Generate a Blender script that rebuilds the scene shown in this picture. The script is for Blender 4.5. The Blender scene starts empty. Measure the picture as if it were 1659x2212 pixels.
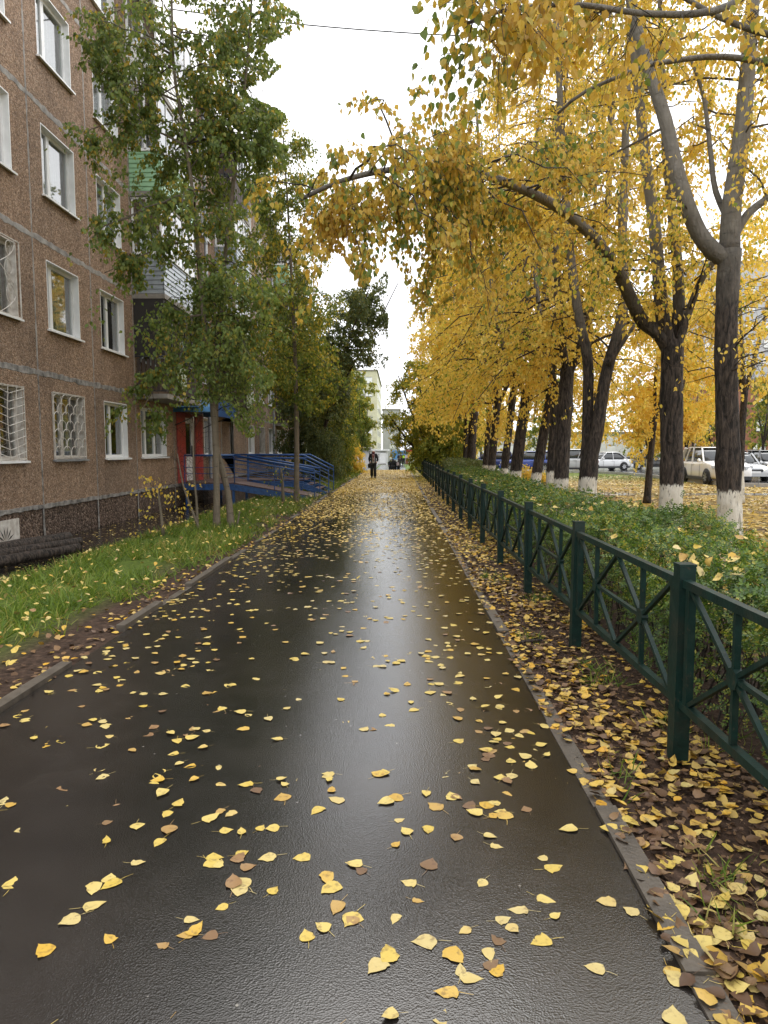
import bpy, math, random
import numpy as np
import zlib
from mathutils import Vector, Matrix

rng = np.random.default_rng(11)
random.seed(11)

def reseed(key):
    global rng
    rng = np.random.default_rng(zlib.crc32(str(key).encode()))
SC = bpy.context.scene
COL = SC.collection

# ------------------------------------------------------------------ camera
CAM_H = 1.6
PITCH = math.radians(5.105)
YAW = math.radians(1.15)
cam_data = bpy.data.cameras.new("camera")
cam_data.sensor_fit = 'VERTICAL'
cam_data.sensor_height = 36.0
cam_data.lens = 36.0 * 1500.0 / 2212.0
cam_data.clip_start = 0.05
cam_data.clip_end = 3000.0
cam = bpy.data.objects.new("camera", cam_data)
cam.location = (0, 0, CAM_H)
cam.rotation_euler = (math.pi / 2 - PITCH, 0, YAW)
COL.objects.link(cam)
SC.camera = cam

# ------------------------------------------------------------------ world: overcast
SUN_EL, SUN_AZ = math.radians(48), math.radians(-20)
world = bpy.data.worlds.new("World")
SC.world = world
world.use_nodes = True
wn, wl = world.node_tree.nodes, world.node_tree.links
wn.clear()
w_out = wn.new('ShaderNodeOutputWorld')
w_bg = wn.new('ShaderNodeBackground')
w_bg.inputs['Strength'].default_value = 0.12
w_sky = wn.new('ShaderNodeTexSky')
w_sky.sky_type = 'NISHITA'
w_sky.sun_disc = False
w_sky.sun_elevation = SUN_EL
w_sky.sun_rotation = SUN_AZ
w_sky.dust_density = 4.0
w_tc = wn.new('ShaderNodeTexCoord')
w_noise = wn.new('ShaderNodeTexNoise')
w_noise.inputs['Scale'].default_value = 2.2
w_noise.inputs['Detail'].default_value = 5
w_ramp = wn.new('ShaderNodeValToRGB')
w_ramp.color_ramp.elements[0].position = 0.3
w_ramp.color_ramp.elements[0].color = (8.6, 8.8, 9.2, 1)
w_ramp.color_ramp.elements[1].position = 0.75
w_ramp.color_ramp.elements[1].color = (10.6, 10.6, 10.6, 1)
w_mix = wn.new('ShaderNodeMix')
w_mix.data_type = 'RGBA'
w_mix.inputs['Factor'].default_value = 0.93
wl.new(w_tc.outputs['Generated'], w_noise.inputs['Vector'])
wl.new(w_noise.outputs['Fac'], w_ramp.inputs['Fac'])
wl.new(w_sky.outputs['Color'], w_mix.inputs['A'])
wl.new(w_ramp.outputs['Color'], w_mix.inputs['B'])
wl.new(w_mix.outputs['Result'], w_bg.inputs['Color'])
wl.new(w_bg.outputs['Background'], w_out.inputs['Surface'])

sun_data = bpy.data.lights.new("sun", 'SUN')
sun_data.energy = 0.8
sun_data.angle = math.radians(40)
sun_data.color = (1.0, 0.97, 0.93)
sun = bpy.data.objects.new("sun", sun_data)
sun.rotation_euler = (math.pi / 2 - SUN_EL, 0, math.radians(160))
COL.objects.link(sun)

SC.view_settings.view_transform = 'Standard'
SC.view_settings.look = 'None'
SC.view_settings.exposure = 0.85
SC.view_settings.gamma = 1.0
SC.view_settings.use_curve_mapping = False
SC.render.engine = 'CYCLES'
SC.cycles.max_bounces = 7
SC.cycles.diffuse_bounces = 4
SC.cycles.glossy_bounces = 3
SC.cycles.transmission_bounces = 4
SC.cycles.transparent_max_bounces = 8
SC.cycles.caustics_reflective = False
SC.cycles.caustics_refractive = False
SC.cycles.use_denoising = True

# ------------------------------------------------------------------ helpers
_fw = np.array([-math.sin(YAW) * math.cos(PITCH), math.cos(YAW) * math.cos(PITCH), -math.sin(PITCH)])
_rt = np.array([math.cos(YAW), math.sin(YAW), 0.0])
_up = np.cross(_rt, _fw)

def at(u, v, Y):
    """the point of the place at distance Y along the street, measured from the survey grid u, v"""
    d = _fw + _rt * ((u - 829.5) / 1500.0) + _up * (-(v - 1106.0) / 1500.0)
    return np.array([0, 0, CAM_H]) + d * (Y / d[1])

def sstep(a, b, x):
    t = np.clip((np.asarray(x, float) - a) / (b - a), 0, 1)
    return t * t * (3 - 2 * t)

def ground_z(x, y):
    x = np.asarray(x, float); y = np.asarray(y, float)
    z = -0.26 * sstep(4.5, 5.3, -x) * (1 - sstep(58, 70, y))
    fall = 0.55 * sstep(55.5, 60, y) + 0.018 * np.clip(y - 100, 0, 60)
    z = z - fall * (1 - sstep(7, 14, x))
    return z - 0.012

def link(o, parent=None):
    COL.objects.link(o)
    if parent is not None:
        o.parent = parent
    return o

def tag(o, label=None, cat=None, group=None, kind=None):
    if label: o['label'] = label
    if cat: o['category'] = cat
    if group: o['group'] = group
    if kind: o['kind'] = kind
    return o

def thing(name, label, cat, loc=(0, 0, 0), rz=0.0, group=None):
    o = bpy.data.objects.new(name, None)
    o.empty_display_size = 0.2
    link(o)
    o.location = loc
    o.rotation_euler = (0, 0, rz)
    return tag(o, label, cat, group)

def np_mesh(name, V, faces, mats=(), smooth=False, midx=None):
    """V (n,3); faces: list of int arrays (m,k)"""
    me = bpy.data.meshes.new(name)
    V = np.ascontiguousarray(V, dtype=np.float32)
    me.vertices.add(len(V))
    me.vertices.foreach_set('co', V.ravel())
    loops = np.concatenate([np.asarray(f, np.int32).ravel() for f in faces])
    tot = np.concatenate([np.full(len(f), np.asarray(f).shape[1], np.int32) for f in faces])
    start = np.concatenate([[0], np.cumsum(tot)[:-1]]).astype(np.int32)
    me.loops.add(len(loops))
    me.loops.foreach_set('vertex_index', loops)
    me.polygons.add(len(tot))
    me.polygons.foreach_set('loop_start', start)
    me.polygons.foreach_set('loop_total', tot)
    if midx is not None:
        me.polygons.foreach_set('material_index', np.asarray(midx, np.int32))
    me.polygons.foreach_set('use_smooth', np.full(len(tot), bool(smooth)))
    for m in mats:
        me.materials.append(m)
    me.update(calc_edges=True)
    me.validate()
    return me

def norm(a):
    a = np.asarray(a, float)
    return a / np.maximum(np.linalg.norm(a, axis=-1, keepdims=True), 1e-9)

class G:
    """collects geometry for ONE mesh object"""
    def __init__(s):
        s.V = []; s.Q = []; s.T = []; s.n = 0
    def add(s, V, quads=None, tris=None):
        V = np.asarray(V, float).reshape(-1, 3)
        s.V.append(V)
        if quads is not None and len(quads): s.Q.append(np.asarray(quads, int).reshape(-1, 4) + s.n)
        if tris is not None and len(tris): s.T.append(np.asarray(tris, int).reshape(-1, 3) + s.n)
        s.n += len(V)
        return s
    def box(s, x0, x1, y0, y1, z0, z1):
        V = [(x0,y0,z0),(x1,y0,z0),(x1,y1,z0),(x0,y1,z0),(x0,y0,z1),(x1,y0,z1),(x1,y1,z1),(x0,y1,z1)]
        return s.add(V, [(0,3,2,1),(4,5,6,7),(0,1,5,4),(1,2,6,5),(2,3,7,6),(3,0,4,7)])
    def beam(s, p0, p1, w, h, upv=(0,0,1)):
        p0 = np.asarray(p0, float); p1 = np.asarray(p1, float)
        d = norm(p1 - p0); u = np.asarray(upv, float)
        if abs(d @ norm(u)) > 0.98: u = np.array([1.0, 0, 0])
        a = norm(np.cross(d, u)) * w / 2; b = norm(np.cross(a, d)) * h / 2
        V = [p0-a-b, p0+a-b, p0+a+b, p0-a+b, p1-a-b, p1+a-b, p1+a+b, p1-a+b]
        return s.add(V, [(0,3,2,1),(4,5,6,7),(0,1,5,4),(1,2,6,5),(2,3,7,6),(3,0,4,7)])
    def tube(s, pts, r, sides=8, cap=True, jit=None):
        P = np.asarray(pts, float); n = len(P)
        R = np.broadcast_to(np.asarray(r, float), (n,)) if np.ndim(r) < 2 else None
        T = norm(np.gradient(P, axis=0))
        a = np.cross(T[0], [0.31, 0.77, 0.55]); a = norm(a)
        A = np.zeros_like(P)
        for i in range(n):
            a = norm(a - T[i] * (a @ T[i])); A[i] = a
        B = np.cross(T, A)
        th = np.linspace(0, 2*math.pi, sides, endpoint=False)
        rr = R[:, None] * np.ones((1, sides))
        if jit is not None: rr = rr * jit
        V = P[:, None] + rr[..., None] * (np.cos(th)[None, :, None]*A[:, None] + np.sin(th)[None, :, None]*B[:, None])
        i = np.arange(n-1)[:, None]; j = np.arange(sides)[None]
        k = (j+1) % sides
        Q = np.stack([i*sides+j, i*sides+k, (i+1)*sides+k, (i+1)*sides+j], -1).reshape(-1, 4)
        V = V.reshape(-1, 3)
        tr = []
        if cap:
            V = np.vstack([V, P[0], P[-1]])
            c0, c1 = n*sides, n*sides+1
            for q in range(sides):
                tr.append((c0, (q+1) % sides, q))
                tr.append((c1, (n-1)*sides+q, (n-1)*sides+(q+1) % sides))
        return s.add(V, Q, tr)
    def loft(s, rings, close=True, cap=True):
        rings = np.asarray(rings, float); n, m = rings.shape[:2]
        Q = []
        for i in range(n-1):
            for j in range(m if close else m-1):
                k = (j+1) % m
                Q.append((i*m+j, i*m+k, (i+1)*m+k, (i+1)*m+j))
        V = rings.reshape(-1, 3); tr = []
        if cap:
            V = np.vstack([V, rings[0].mean(0), rings[-1].mean(0)])
            for j in range(m):
                k = (j+1) % m
                tr.append((n*m, k, j)); tr.append((n*m+1, (n-1)*m+j, (n-1)*m+k))
        return s.add(V, Q, tr)
    def quad(s, a, b, c, d):
        return s.add([a, b, c, d], [(0,1,2,3)])
    def lathe(s, prof, axis='z', n=16, o=(0,0,0)):
        th = np.linspace(0, 2*math.pi, n, endpoint=False)
        pr = np.asarray(prof, float)
        rings = []
        for r, h in pr:
            c, sn = r*np.cos(th), r*np.sin(th); hh = np.full(n, h)
            if axis == 'z': rings.append(np.stack([c, sn, hh], -1))
            elif axis == 'y': rings.append(np.stack([c, hh, sn], -1))
            else: rings.append(np.stack([hh, c, sn], -1))
        return s.loft(np.array(rings) + np.asarray(o, float))
    def mesh(s, name, mat, smooth=False):
        f = []
        if s.Q: f.append(np.vstack(s.Q))
        if s.T: f.append(np.vstack(s.T))
        mats = mat if isinstance(mat, (list, tuple)) else [mat]
        return np_mesh(name, np.vstack(s.V), f, mats, smooth)
    def obj(s, name, mat, parent=None, smooth=False, loc=None):
        o = bpy.data.objects.new(name, s.mesh(name, mat, smooth))
        link(o, parent)
        if loc is not None: o.location = loc
        return o

def tubes_np(P, R, sides=3):
    """P (N,K,3), R (N,K): many thin curved tubes at once -> V, quads"""
    N, K = P.shape[:2]
    T = norm(np.gradient(P, axis=1))
    ref = np.where(np.abs(T[..., 2:3]) > 0.9, np.array([1.0, 0, 0]), np.array([0, 0, 1.0]))
    A = norm(np.cross(T, ref)); B = np.cross(T, A)
    th = np.linspace(0, 2*math.pi, sides, endpoint=False)
    V = P[:, :, None] + R[:, :, None, None] * (np.cos(th)[:, None]*A[:, :, None] + np.sin(th)[:, None]*B[:, :, None])
    n = np.arange(N)[:, None, None]; i = np.arange(K-1)[None, :, None]; j = np.arange(sides)[None, None]
    k = (j+1) % sides; b = n*K*sides
    Q = np.stack([b+i*sides+j, b+i*sides+k, b+(i+1)*sides+k, b+(i+1)*sides+j], -1).reshape(-1, 4)
    return V.reshape(-1, 3), Q

def scatter(P, A, N, S, tv, tq=None, tt=None):
    """copies of a small template (tv along A, across, N) merged into one array"""
    A = norm(A); B = norm(np.cross(N, A)); N = np.cross(A, B)
    tv = np.asarray(tv, float)
    S = np.asarray(S, float)[:, None, None]
    V = P[:, None] + S * (tv[None, :, 0:1]*A[:, None] + tv[None, :, 1:2]*B[:, None] + tv[None, :, 2:3]*N[:, None])
    k = len(tv); off = (np.arange(len(P))*k)[:, None, None]
    Q = (np.asarray(tq)[None] + off).reshape(-1, 4) if tq is not None else None
    T = (np.asarray(tt)[None] + off).reshape(-1, 3) if tt is not None else None
    return V.reshape(-1, 3), Q, T

LEAF6 = ([(0,0,0),(.22,.34,.05),(.55,.30,.06),(1,0,-.04),(.55,-.30,.06),(.22,-.34,.05)], [(0,1,2,3),(0,3,4,5)])
LEAF4 = ([(0,0,0),(.35,.36,.05),(1,0,0),(.35,-.36,.05)], [(0,1,2,3)])

def randdir(n):
    v = rng.normal(size=(n, 3))
    return norm(v)

# ------------------------------------------------------------------ materials
def mat_base(name):
    m = bpy.data.materials.new(name)
    m.use_nodes = True
    nt = m.node_tree
    b = nt.nodes['Principled BSDF']
    return m, nt.nodes, nt.links, b

def ramp(n, stops, interp='LINEAR'):
    r = n.new('ShaderNodeValToRGB')
    cr = r.color_ramp
    cr.interpolation = interp
    while len(cr.elements) > 1: cr.elements.remove(cr.elements[-1])
    cr.elements[0].position = stops[0][0]; cr.elements[0].color = (*stops[0][1], 1)
    for p, c in stops[1:]:
        e = cr.elements.new(p); e.color = (*c, 1)
    return r

def noise(n, l, scale, detail=4, rough=0.55, coord='Object', dist=0.0, vec=None, tc=None):
    t = n.new('ShaderNodeTexNoise')
    t.inputs['Scale'].default_value = scale
    t.inputs['Detail'].default_value = detail
    t.inputs['Roughness'].default_value = rough
    t.inputs['Distortion'].default_value = dist
    if vec is None:
        tc = tc or n.new('ShaderNodeTexCoord')
        l.new(tc.outputs[coord], t.inputs['Vector'])
    else:
        l.new(vec, t.inputs['Vector'])
    return t

def bump(n, l, b, height, strength=0.3, dist=0.01, prev=None):
    bp = n.new('ShaderNodeBump')
    bp.inputs['Strength'].default_value = strength
    bp.inputs['Distance'].default_value = dist
    l.new(height, bp.inputs['Height'])
    if prev is not None: l.new(prev.outputs['Normal'], bp.inputs['Normal'])
    l.new(bp.outputs['Normal'], b.inputs['Normal'])
    return bp

def mathn(n, l, op, a, b=None, clamp=False):
    m = n.new('ShaderNodeMath'); m.operation = op; m.use_clamp = clamp
    for i, v in enumerate((a, b)):
        if v is None: continue
        if isinstance(v, (int, float)): m.inputs[i].default_value = v
        else: l.new(v, m.inputs[i])
    return m.outputs[0]

def mixc(n, l, fac, a, b, blend='MIX'):
    m = n.new('ShaderNodeMix'); m.data_type = 'RGBA'; m.blend_type = blend
    for key, v in (('Factor', fac), ('A', a), ('B', b)):
        if isinstance(v, (int, float)): m.inputs[key].default_value = v
        elif isinstance(v, tuple): m.inputs[key].default_value = (*v, 1)
        else: l.new(v, m.inputs[key])
    return m.outputs['Result']

def simple(name, c1, c2=None, scale=6.0, rough=0.6, rvar=0.15, metallic=0.0, bstr=0.1, bscale=40, spec=0.5, coat=0.0):
    m, n, l, b = mat_base(name)
    c2 = c2 or tuple(x*0.72 for x in c1)
    t = noise(n, l, scale, 5)
    r = ramp(n, [(0.3, c2), (0.68, c1)])
    l.new(t.outputs['Fac'], r.inputs['Fac'])
    l.new(r.outputs['Color'], b.inputs['Base Color'])
    b.inputs['Metallic'].default_value = metallic
    b.inputs['Specular IOR Level'].default_value = spec
    b.inputs['Coat Weight'].default_value = coat
    mr = n.new('ShaderNodeMapRange')
    mr.inputs['To Min'].default_value = max(0.02, rough - rvar); mr.inputs['To Max'].default_value = min(1, rough + rvar)
    l.new(t.outputs['Fac'], mr.inputs['Value'])
    l.new(mr.outputs['Result'], b.inputs['Roughness'])
    if bstr > 0:
        t2 = noise(n, l, bscale, 3)
        bump(n, l, b, t2.outputs['Fac'], bstr, 0.01)
    return m

def leaf_mat(name, stops, trans=0.4, rough=0.5, patch=None, patch_scale=0.7, spec=0.35, tint=1.0):
    """leaf: colour differs leaf by leaf; thin, so light comes through"""
    m, n, l, b = mat_base(name)
    geo = n.new('ShaderNodeNewGeometry')
    oi = n.new('ShaderNodeObjectInfo')
    s = mathn(n, l, 'ADD', geo.outputs['Random Per Island'], oi.outputs['Random'])
    fr = mathn(n, l, 'FRACT', s)
    if patch is not None:
        t = noise(n, l, patch_scale, 2)
        pm = n.new('ShaderNodeMapRange')
        pm.inputs['From Min'].default_value = 0.3; pm.inputs['From Max'].default_value = 0.7
        pm.inputs['To Min'].default_value = -patch; pm.inputs['To Max'].default_value = patch
        l.new(t.outputs['Fac'], pm.inputs['Value'])
        fr = mathn(n, l, 'ADD', fr, pm.outputs['Result'], True)
    r = ramp(n, stops)
    l.new(fr, r.inputs['Fac'])
    col = r.outputs['Color']
    t3 = noise(n, l, 45, 2)
    col = mixc(n, l, mathn(n, l, 'MULTIPLY', t3.outputs['Fac'], 0.35), col, (0.75, 0.7, 0.6), 'MULTIPLY')
    l.new(col, b.inputs['Base Color'])
    b.inputs['Roughness'].default_value = rough
    b.inputs['Specular IOR Level'].default_value = spec
    tr = n.new('ShaderNodeBsdfTranslucent')
    l.new(mixc(n, l, 1.0, col, (1.25*tint, 1.15*tint, 0.7), 'MULTIPLY'), tr.inputs['Color'])
    mx = n.new('ShaderNodeMixShader')
    mx.inputs['Fac'].default_value = trans
    l.new(b.outputs['BSDF'], mx.inputs[1]); l.new(tr.outputs['BSDF'], mx.inputs[2])
    l.new(mx.outputs['Shader'], n['Material Output'].inputs['Surface'])
    return m

M = {}
YEL = [(0, (0.72,0.49,0.08)), (0.3, (0.79,0.59,0.13)), (0.6, (0.78,0.62,0.17)), (0.84, (0.64,0.54,0.10)), (0.95, (0.42,0.43,0.08)), (1, (0.20,0.27,0.04))]
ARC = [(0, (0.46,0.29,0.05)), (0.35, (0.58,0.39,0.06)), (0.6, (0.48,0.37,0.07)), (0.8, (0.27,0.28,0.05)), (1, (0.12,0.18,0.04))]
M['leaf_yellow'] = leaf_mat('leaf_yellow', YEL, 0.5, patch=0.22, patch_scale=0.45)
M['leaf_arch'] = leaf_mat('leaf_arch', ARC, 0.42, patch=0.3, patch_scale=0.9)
M['leaf_green'] = leaf_mat('leaf_green', [(0,(0.10,0.155,0.042)),(0.45,(0.15,0.215,0.058)),(0.75,(0.21,0.265,0.068)),(0.93,(0.29,0.29,0.07)),(1,(0.42,0.31,0.05))], 0.5, patch=0.2, patch_scale=0.6)
M['leaf_dark'] = leaf_mat('leaf_dark', [(0,(0.07,0.10,0.038)),(0.5,(0.105,0.14,0.05)),(0.85,(0.155,0.18,0.055)),(1,(0.26,0.24,0.05))], 0.35, patch=0.2)
M['leaf_lime'] = leaf_mat('leaf_lime', [(0,(0.16,0.20,0.035)),(0.5,(0.27,0.31,0.05)),(0.85,(0.42,0.40,0.06)),(1,(0.64,0.47,0.06))], 0.45, patch=0.2)
M['leaf_olive'] = leaf_mat('leaf_olive', [(0,(0.095,0.15,0.03)),(0.45,(0.17,0.225,0.042)),(0.78,(0.29,0.30,0.055)),(1,(0.58,0.45,0.07))], 0.45, patch=0.35, patch_scale=0.5)
M['leaf_hedge'] = leaf_mat('leaf_hedge', [(0,(0.035,0.075,0.018)),(0.5,(0.075,0.145,0.025)),(0.85,(0.17,0.26,0.035)),(1,(0.34,0.32,0.05))], 0.3, patch=0.3, patch_scale=1.6, spec=0.5, rough=0.4)
M['grass'] = leaf_mat('grass', [(0,(0.075,0.13,0.02)),(0.45,(0.14,0.225,0.03)),(0.8,(0.20,0.27,0.04)),(1,(0.40,0.34,0.11))], 0.35, patch=0.25, patch_scale=1.1)

def fallen_mat(name, stops, spots=0.5, sc=38, sc2=14):
    m, n, l, b = mat_base(name)
    geo = n.new('ShaderNodeNewGeometry'); oi = n.new('ShaderNodeObjectInfo')
    fr = mathn(n, l, 'FRACT', mathn(n, l, 'ADD', geo.outputs['Random Per Island'], oi.outputs['Random']))
    r = ramp(n, stops); l.new(fr, r.inputs['Fac'])
    tc = n.new('ShaderNodeTexCoord')
    off = n.new('ShaderNodeCombineXYZ')
    l.new(mathn(n, l, 'MULTIPLY', oi.outputs['Random'], 37.0), off.inputs[0])
    va = n.new('ShaderNodeVectorMath'); va.operation = 'ADD'
    l.new(tc.outputs['Object'], va.inputs[0]); l.new(off.outputs[0], va.inputs[1])
    t = noise(n, l, sc, 4, vec=va.outputs[0])
    r2 = ramp(n, [(0.54, (0,0,0)), (0.68, (1,1,1))])
    l.new(t.outputs['Fac'], r2.inputs['Fac'])
    col = mixc(n, l, mathn(n, l, 'MULTIPLY', r2.outputs['Color'], spots), r.outputs['Color'], (0.10,0.05,0.03))
    t2 = noise(n, l, sc2, 3, vec=va.outputs[0])
    col = mixc(n, l, mathn(n, l, 'MULTIPLY', t2.outputs['Fac'], 0.5), col, (0.8,0.62,0.4), 'MULTIPLY')
    l.new(col, b.inputs['Base Color'])
    b.inputs['Roughness'].default_value = 0.45
    b.inputs['Specular IOR Level'].default_value = 0.3
    bump(n, l, b, t.outputs['Fac'], 0.25, 0.002)
    return m
FY = [(0,(0.56,0.42,0.08)),(0.3,(0.60,0.48,0.15)),(0.6,(0.54,0.45,0.20)),(0.76,(0.56,0.36,0.05)),(0.86,(0.42,0.28,0.10)),(0.95,(0.28,0.17,0.08)),(1,(0.15,0.09,0.05))]
FB = [(0,(0.07,0.04,0.024)),(0.4,(0.14,0.08,0.04)),(0.7,(0.22,0.14,0.07)),(1,(0.10,0.05,0.03))]
FM = [(0,(0.07,0.04,0.024)),(0.25,(0.14,0.08,0.04)),(0.46,(0.23,0.14,0.07)),(0.54,(0.50,0.36,0.10)),(0.75,(0.62,0.42,0.07)),(0.9,(0.60,0.33,0.03)),(1,(0.5,0.42,0.16))]
M['fallen_yellow'] = fallen_mat('fallen_yellow', FY)
M['fallen_brown'] = fallen_mat('fallen_brown', FB, 0.7)
M['leaf_single_yellow'] = fallen_mat('leaf_single_yellow', FY, 0.55, 3.4, 1.6)
M['leaf_single_brown'] = fallen_mat('leaf_single_brown', FB, 0.6, 3.0, 1.6)
M['fallen_far'] = fallen_mat('fallen_far', [(0,(0.66,0.46,0.07)),(0.5,(0.70,0.52,0.12)),(0.85,(0.62,0.42,0.06)),(1,(0.36,0.22,0.07))], 0.12)
M['fallen_mixed'] = fallen_mat('fallen_mixed', FM)

def mk_asphalt(name, base, bscale=150):
    m, n, l, b = mat_base(name)
    tc = n.new('ShaderNodeTexCoord')
    big = noise(n, l, 0.55, 4, tc=tc)
    mid = noise(n, l, 5, 5, tc=tc)
    v = n.new('ShaderNodeTexVoronoi'); v.inputs['Scale'].default_value = bscale
    l.new(tc.outputs['Object'], v.inputs['Vector'])
    r = ramp(n, [(0.25, tuple(x*0.7 for x in base)), (0.7, tuple(x*1.25 for x in base))])
    l.new(mid.outputs['Fac'], r.inputs['Fac'])
    rs = ramp(n, [(0.0, (1.7,1.65,1.6)), (0.35, (1,1,1)), (1, (0.6,0.6,0.6))])
    l.new(v.outputs['Distance'], rs.inputs['Fac'])
    l.new(mixc(n, l, 0.6, r.outputs['Color'], rs.outputs['Color'], 'MULTIPLY'), b.inputs['Base Color'])
    rr = n.new('ShaderNodeMapRange')
    rr.inputs['From Min'].default_value = 0.32; rr.inputs['From Max'].default_value = 0.66
    rr.inputs['To Min'].default_value = 0.05; rr.inputs['To Max'].default_value = 0.17
    l.new(mathn(n, l, 'ADD', mathn(n, l, 'MULTIPLY', big.outputs['Fac'], 0.75), mathn(n, l, 'MULTIPLY', mid.outputs['Fac'], 0.25)), rr.inputs['Value'])
    l.new(rr.outputs['Result'], b.inputs['Roughness'])
    b.inputs['Specular IOR Level'].default_value = 0.72
    gv = n.new('ShaderNodeTexVoronoi'); gv.inputs['Scale'].default_value = 11
    l.new(tc.outputs['Object'], gv.inputs['Vector'])
    gr_ = ramp(n, [(0.045, (1,1,1)), (0.06, (0,0,0))]); l.new(gv.outputs['Distance'], gr_.inputs['Fac'])
    gsel = n.new('ShaderNodeSeparateColor'); l.new(gv.outputs['Color'], gsel.inputs[0])
    gsr = ramp(n, [(0.82, (0,0,0)), (0.84, (1,1,1))]); l.new(gsel.outputs[0], gsr.inputs['Fac'])
    st_ = ramp(n, [(0.35, (0.7,0.7,0.72)), (0.62, (1.35,1.28,1.2))]); l.new(big.outputs['Fac'], st_.inputs['Fac'])
    cc = mixc(n, l, 1.0, mixc(n, l, 0.6, r.outputs['Color'], rs.outputs['Color'], 'MULTIPLY'), st_.outputs['Color'], 'MULTIPLY')
    l.new(mixc(n, l, mathn(n, l, 'MULTIPLY', gr_.outputs['Color'], gsr.outputs['Color']), cc, (0.22,0.2,0.17)), b.inputs['Base Color'])
    f = noise(n, l, 260, 3, tc=tc)
    h = mathn(n, l, 'ADD', v.outputs['Distance'], mathn(n, l, 'MULTIPLY', f.outputs['Fac'], 0.6))
    bp = bump(n, l, b, h, 0.36, 0.0014)
    und = noise(n, l, 2.2, 3, tc=tc)
    bp2 = n.new('ShaderNodeBump'); bp2.inputs['Strength'].default_value = 0.10; bp2.inputs['Distance'].default_value = 0.01
    l.new(und.outputs['Fac'], bp2.inputs['Height']); l.new(bp2.outputs['Normal'], bp.inputs['Normal'])
    return m
M['asphalt'] = mk_asphalt('wet_asphalt', (0.0165, 0.0145, 0.013))
M['road'] = mk_asphalt('road_asphalt', (0.06, 0.06, 0.062), 60)
M['kerb'] = simple('kerb_concrete', (0.105,0.085,0.063), (0.05,0.04,0.03), 9, 0.5, 0.15, bstr=0.4, bscale=60)
M['kerb_pale'] = simple('kerb_pale', (0.42,0.41,0.39), (0.3,0.29,0.28), 9, 0.5, 0.15, bstr=0.3)

def mk_ground():
    m, n, l, b = mat_base('ground_soil')
    geo = n.new('ShaderNodeNewGeometry')
    sep = n.new('ShaderNodeSeparateXYZ'); l.new(geo.outputs['Position'], sep.inputs[0])
    pos = geo.outputs['Position']
    a = noise(n, l, 1.3, 5, vec=pos); c = noise(n, l, 22, 4, vec=pos)
    soil = ramp(n, [(0.3,(0.026,0.016,0.011)),(0.55,(0.056,0.034,0.023)),(0.75,(0.10,0.062,0.042))])
    l.new(c.outputs['Fac'], soil.inputs['Fac'])
    gr = ramp(n, [(0.3,(0.05,0.085,0.015)),(0.6,(0.11,0.17,0.022)),(0.8,(0.17,0.21,0.04))])
    l.new(c.outputs['Fac'], gr.inputs['Fac'])
    v = n.new('ShaderNodeTexVoronoi'); v.inputs['Scale'].default_value = 13
    l.new(pos, v.inputs['Vector'])
    lf = ramp(n, [(0.0,(0.45,0.28,0.03)),(0.4,(0.5,0.33,0.06)),(0.62,(0.27,0.16,0.04)),(0.8,(0.10,0.08,0.025)),(1,(0.06,0.08,0.02))])
    sv = n.new('ShaderNodeSeparateColor'); l.new(v.outputs['Color'], sv.inputs[0])
    l.new(sv.outputs[0], lf.inputs['Fac'])
    # leaf litter right of the hedge, thinning with distance
    mrx = n.new('ShaderNodeMapRange'); mrx.inputs['From Min'].default_value = 2.6; mrx.inputs['From Max'].default_value = 3.4
    l.new(sep.outputs['X'], mrx.inputs['Value'])
    mry = n.new('ShaderNodeMapRange'); mry.inputs['From Min'].default_value = 34; mry.inputs['From Max'].default_value = 41
    mry.inputs['To Min'].default_value = 1; mry.inputs['To Max'].default_value = 0.15
    l.new(sep.outputs['Y'], mry.inputs['Value'])
    nm = ramp(n, [(0.34,(0.1,0.1,0.1)),(0.55,(1,1,1))]); l.new(a.outputs['Fac'], nm.inputs['Fac'])
    fac = mathn(n, l, 'MULTIPLY', mathn(n, l, 'MULTIPLY', mrx.outputs[0], mry.outputs[0]), nm.outputs['Color'], True)
    # soil near the walk, green elsewhere
    gx = ramp(n, [(0.42,(0,0,0)),(0.6,(1,1,1))]); l.new(a.outputs['Fac'], gx.inputs['Fac'])
    lft = n.new('ShaderNodeMapRange'); lft.inputs['From Min'].default_value = -2.9; lft.inputs['From Max'].default_value = -3.5
    l.new(sep.outputs['X'], lft.inputs['Value'])
    far = n.new('ShaderNodeMapRange'); far.inputs['From Min'].default_value = 32; far.inputs['From Max'].default_value = 42
    l.new(sep.outputs['Y'], far.inputs['Value'])
    gf = mathn(n, l, 'MAXIMUM', mathn(n, l, 'MULTIPLY', lft.outputs[0], 0.8), far.outputs[0])
    col = mixc(n, l, gf, soil.outputs['Color'], gr.outputs['Color'])
    col = mixc(n, l, fac, col, lf.outputs['Color'])
    l.new(col, b.inputs['Base Color'])
    b.inputs['Roughness'].default_value = 0.8
    b.inputs['Specular IOR Level'].default_value = 0.15
    bump(n, l, b, c.outputs['Fac'], 0.8, 0.03)
    return m
M['ground'] = mk_ground()

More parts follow.
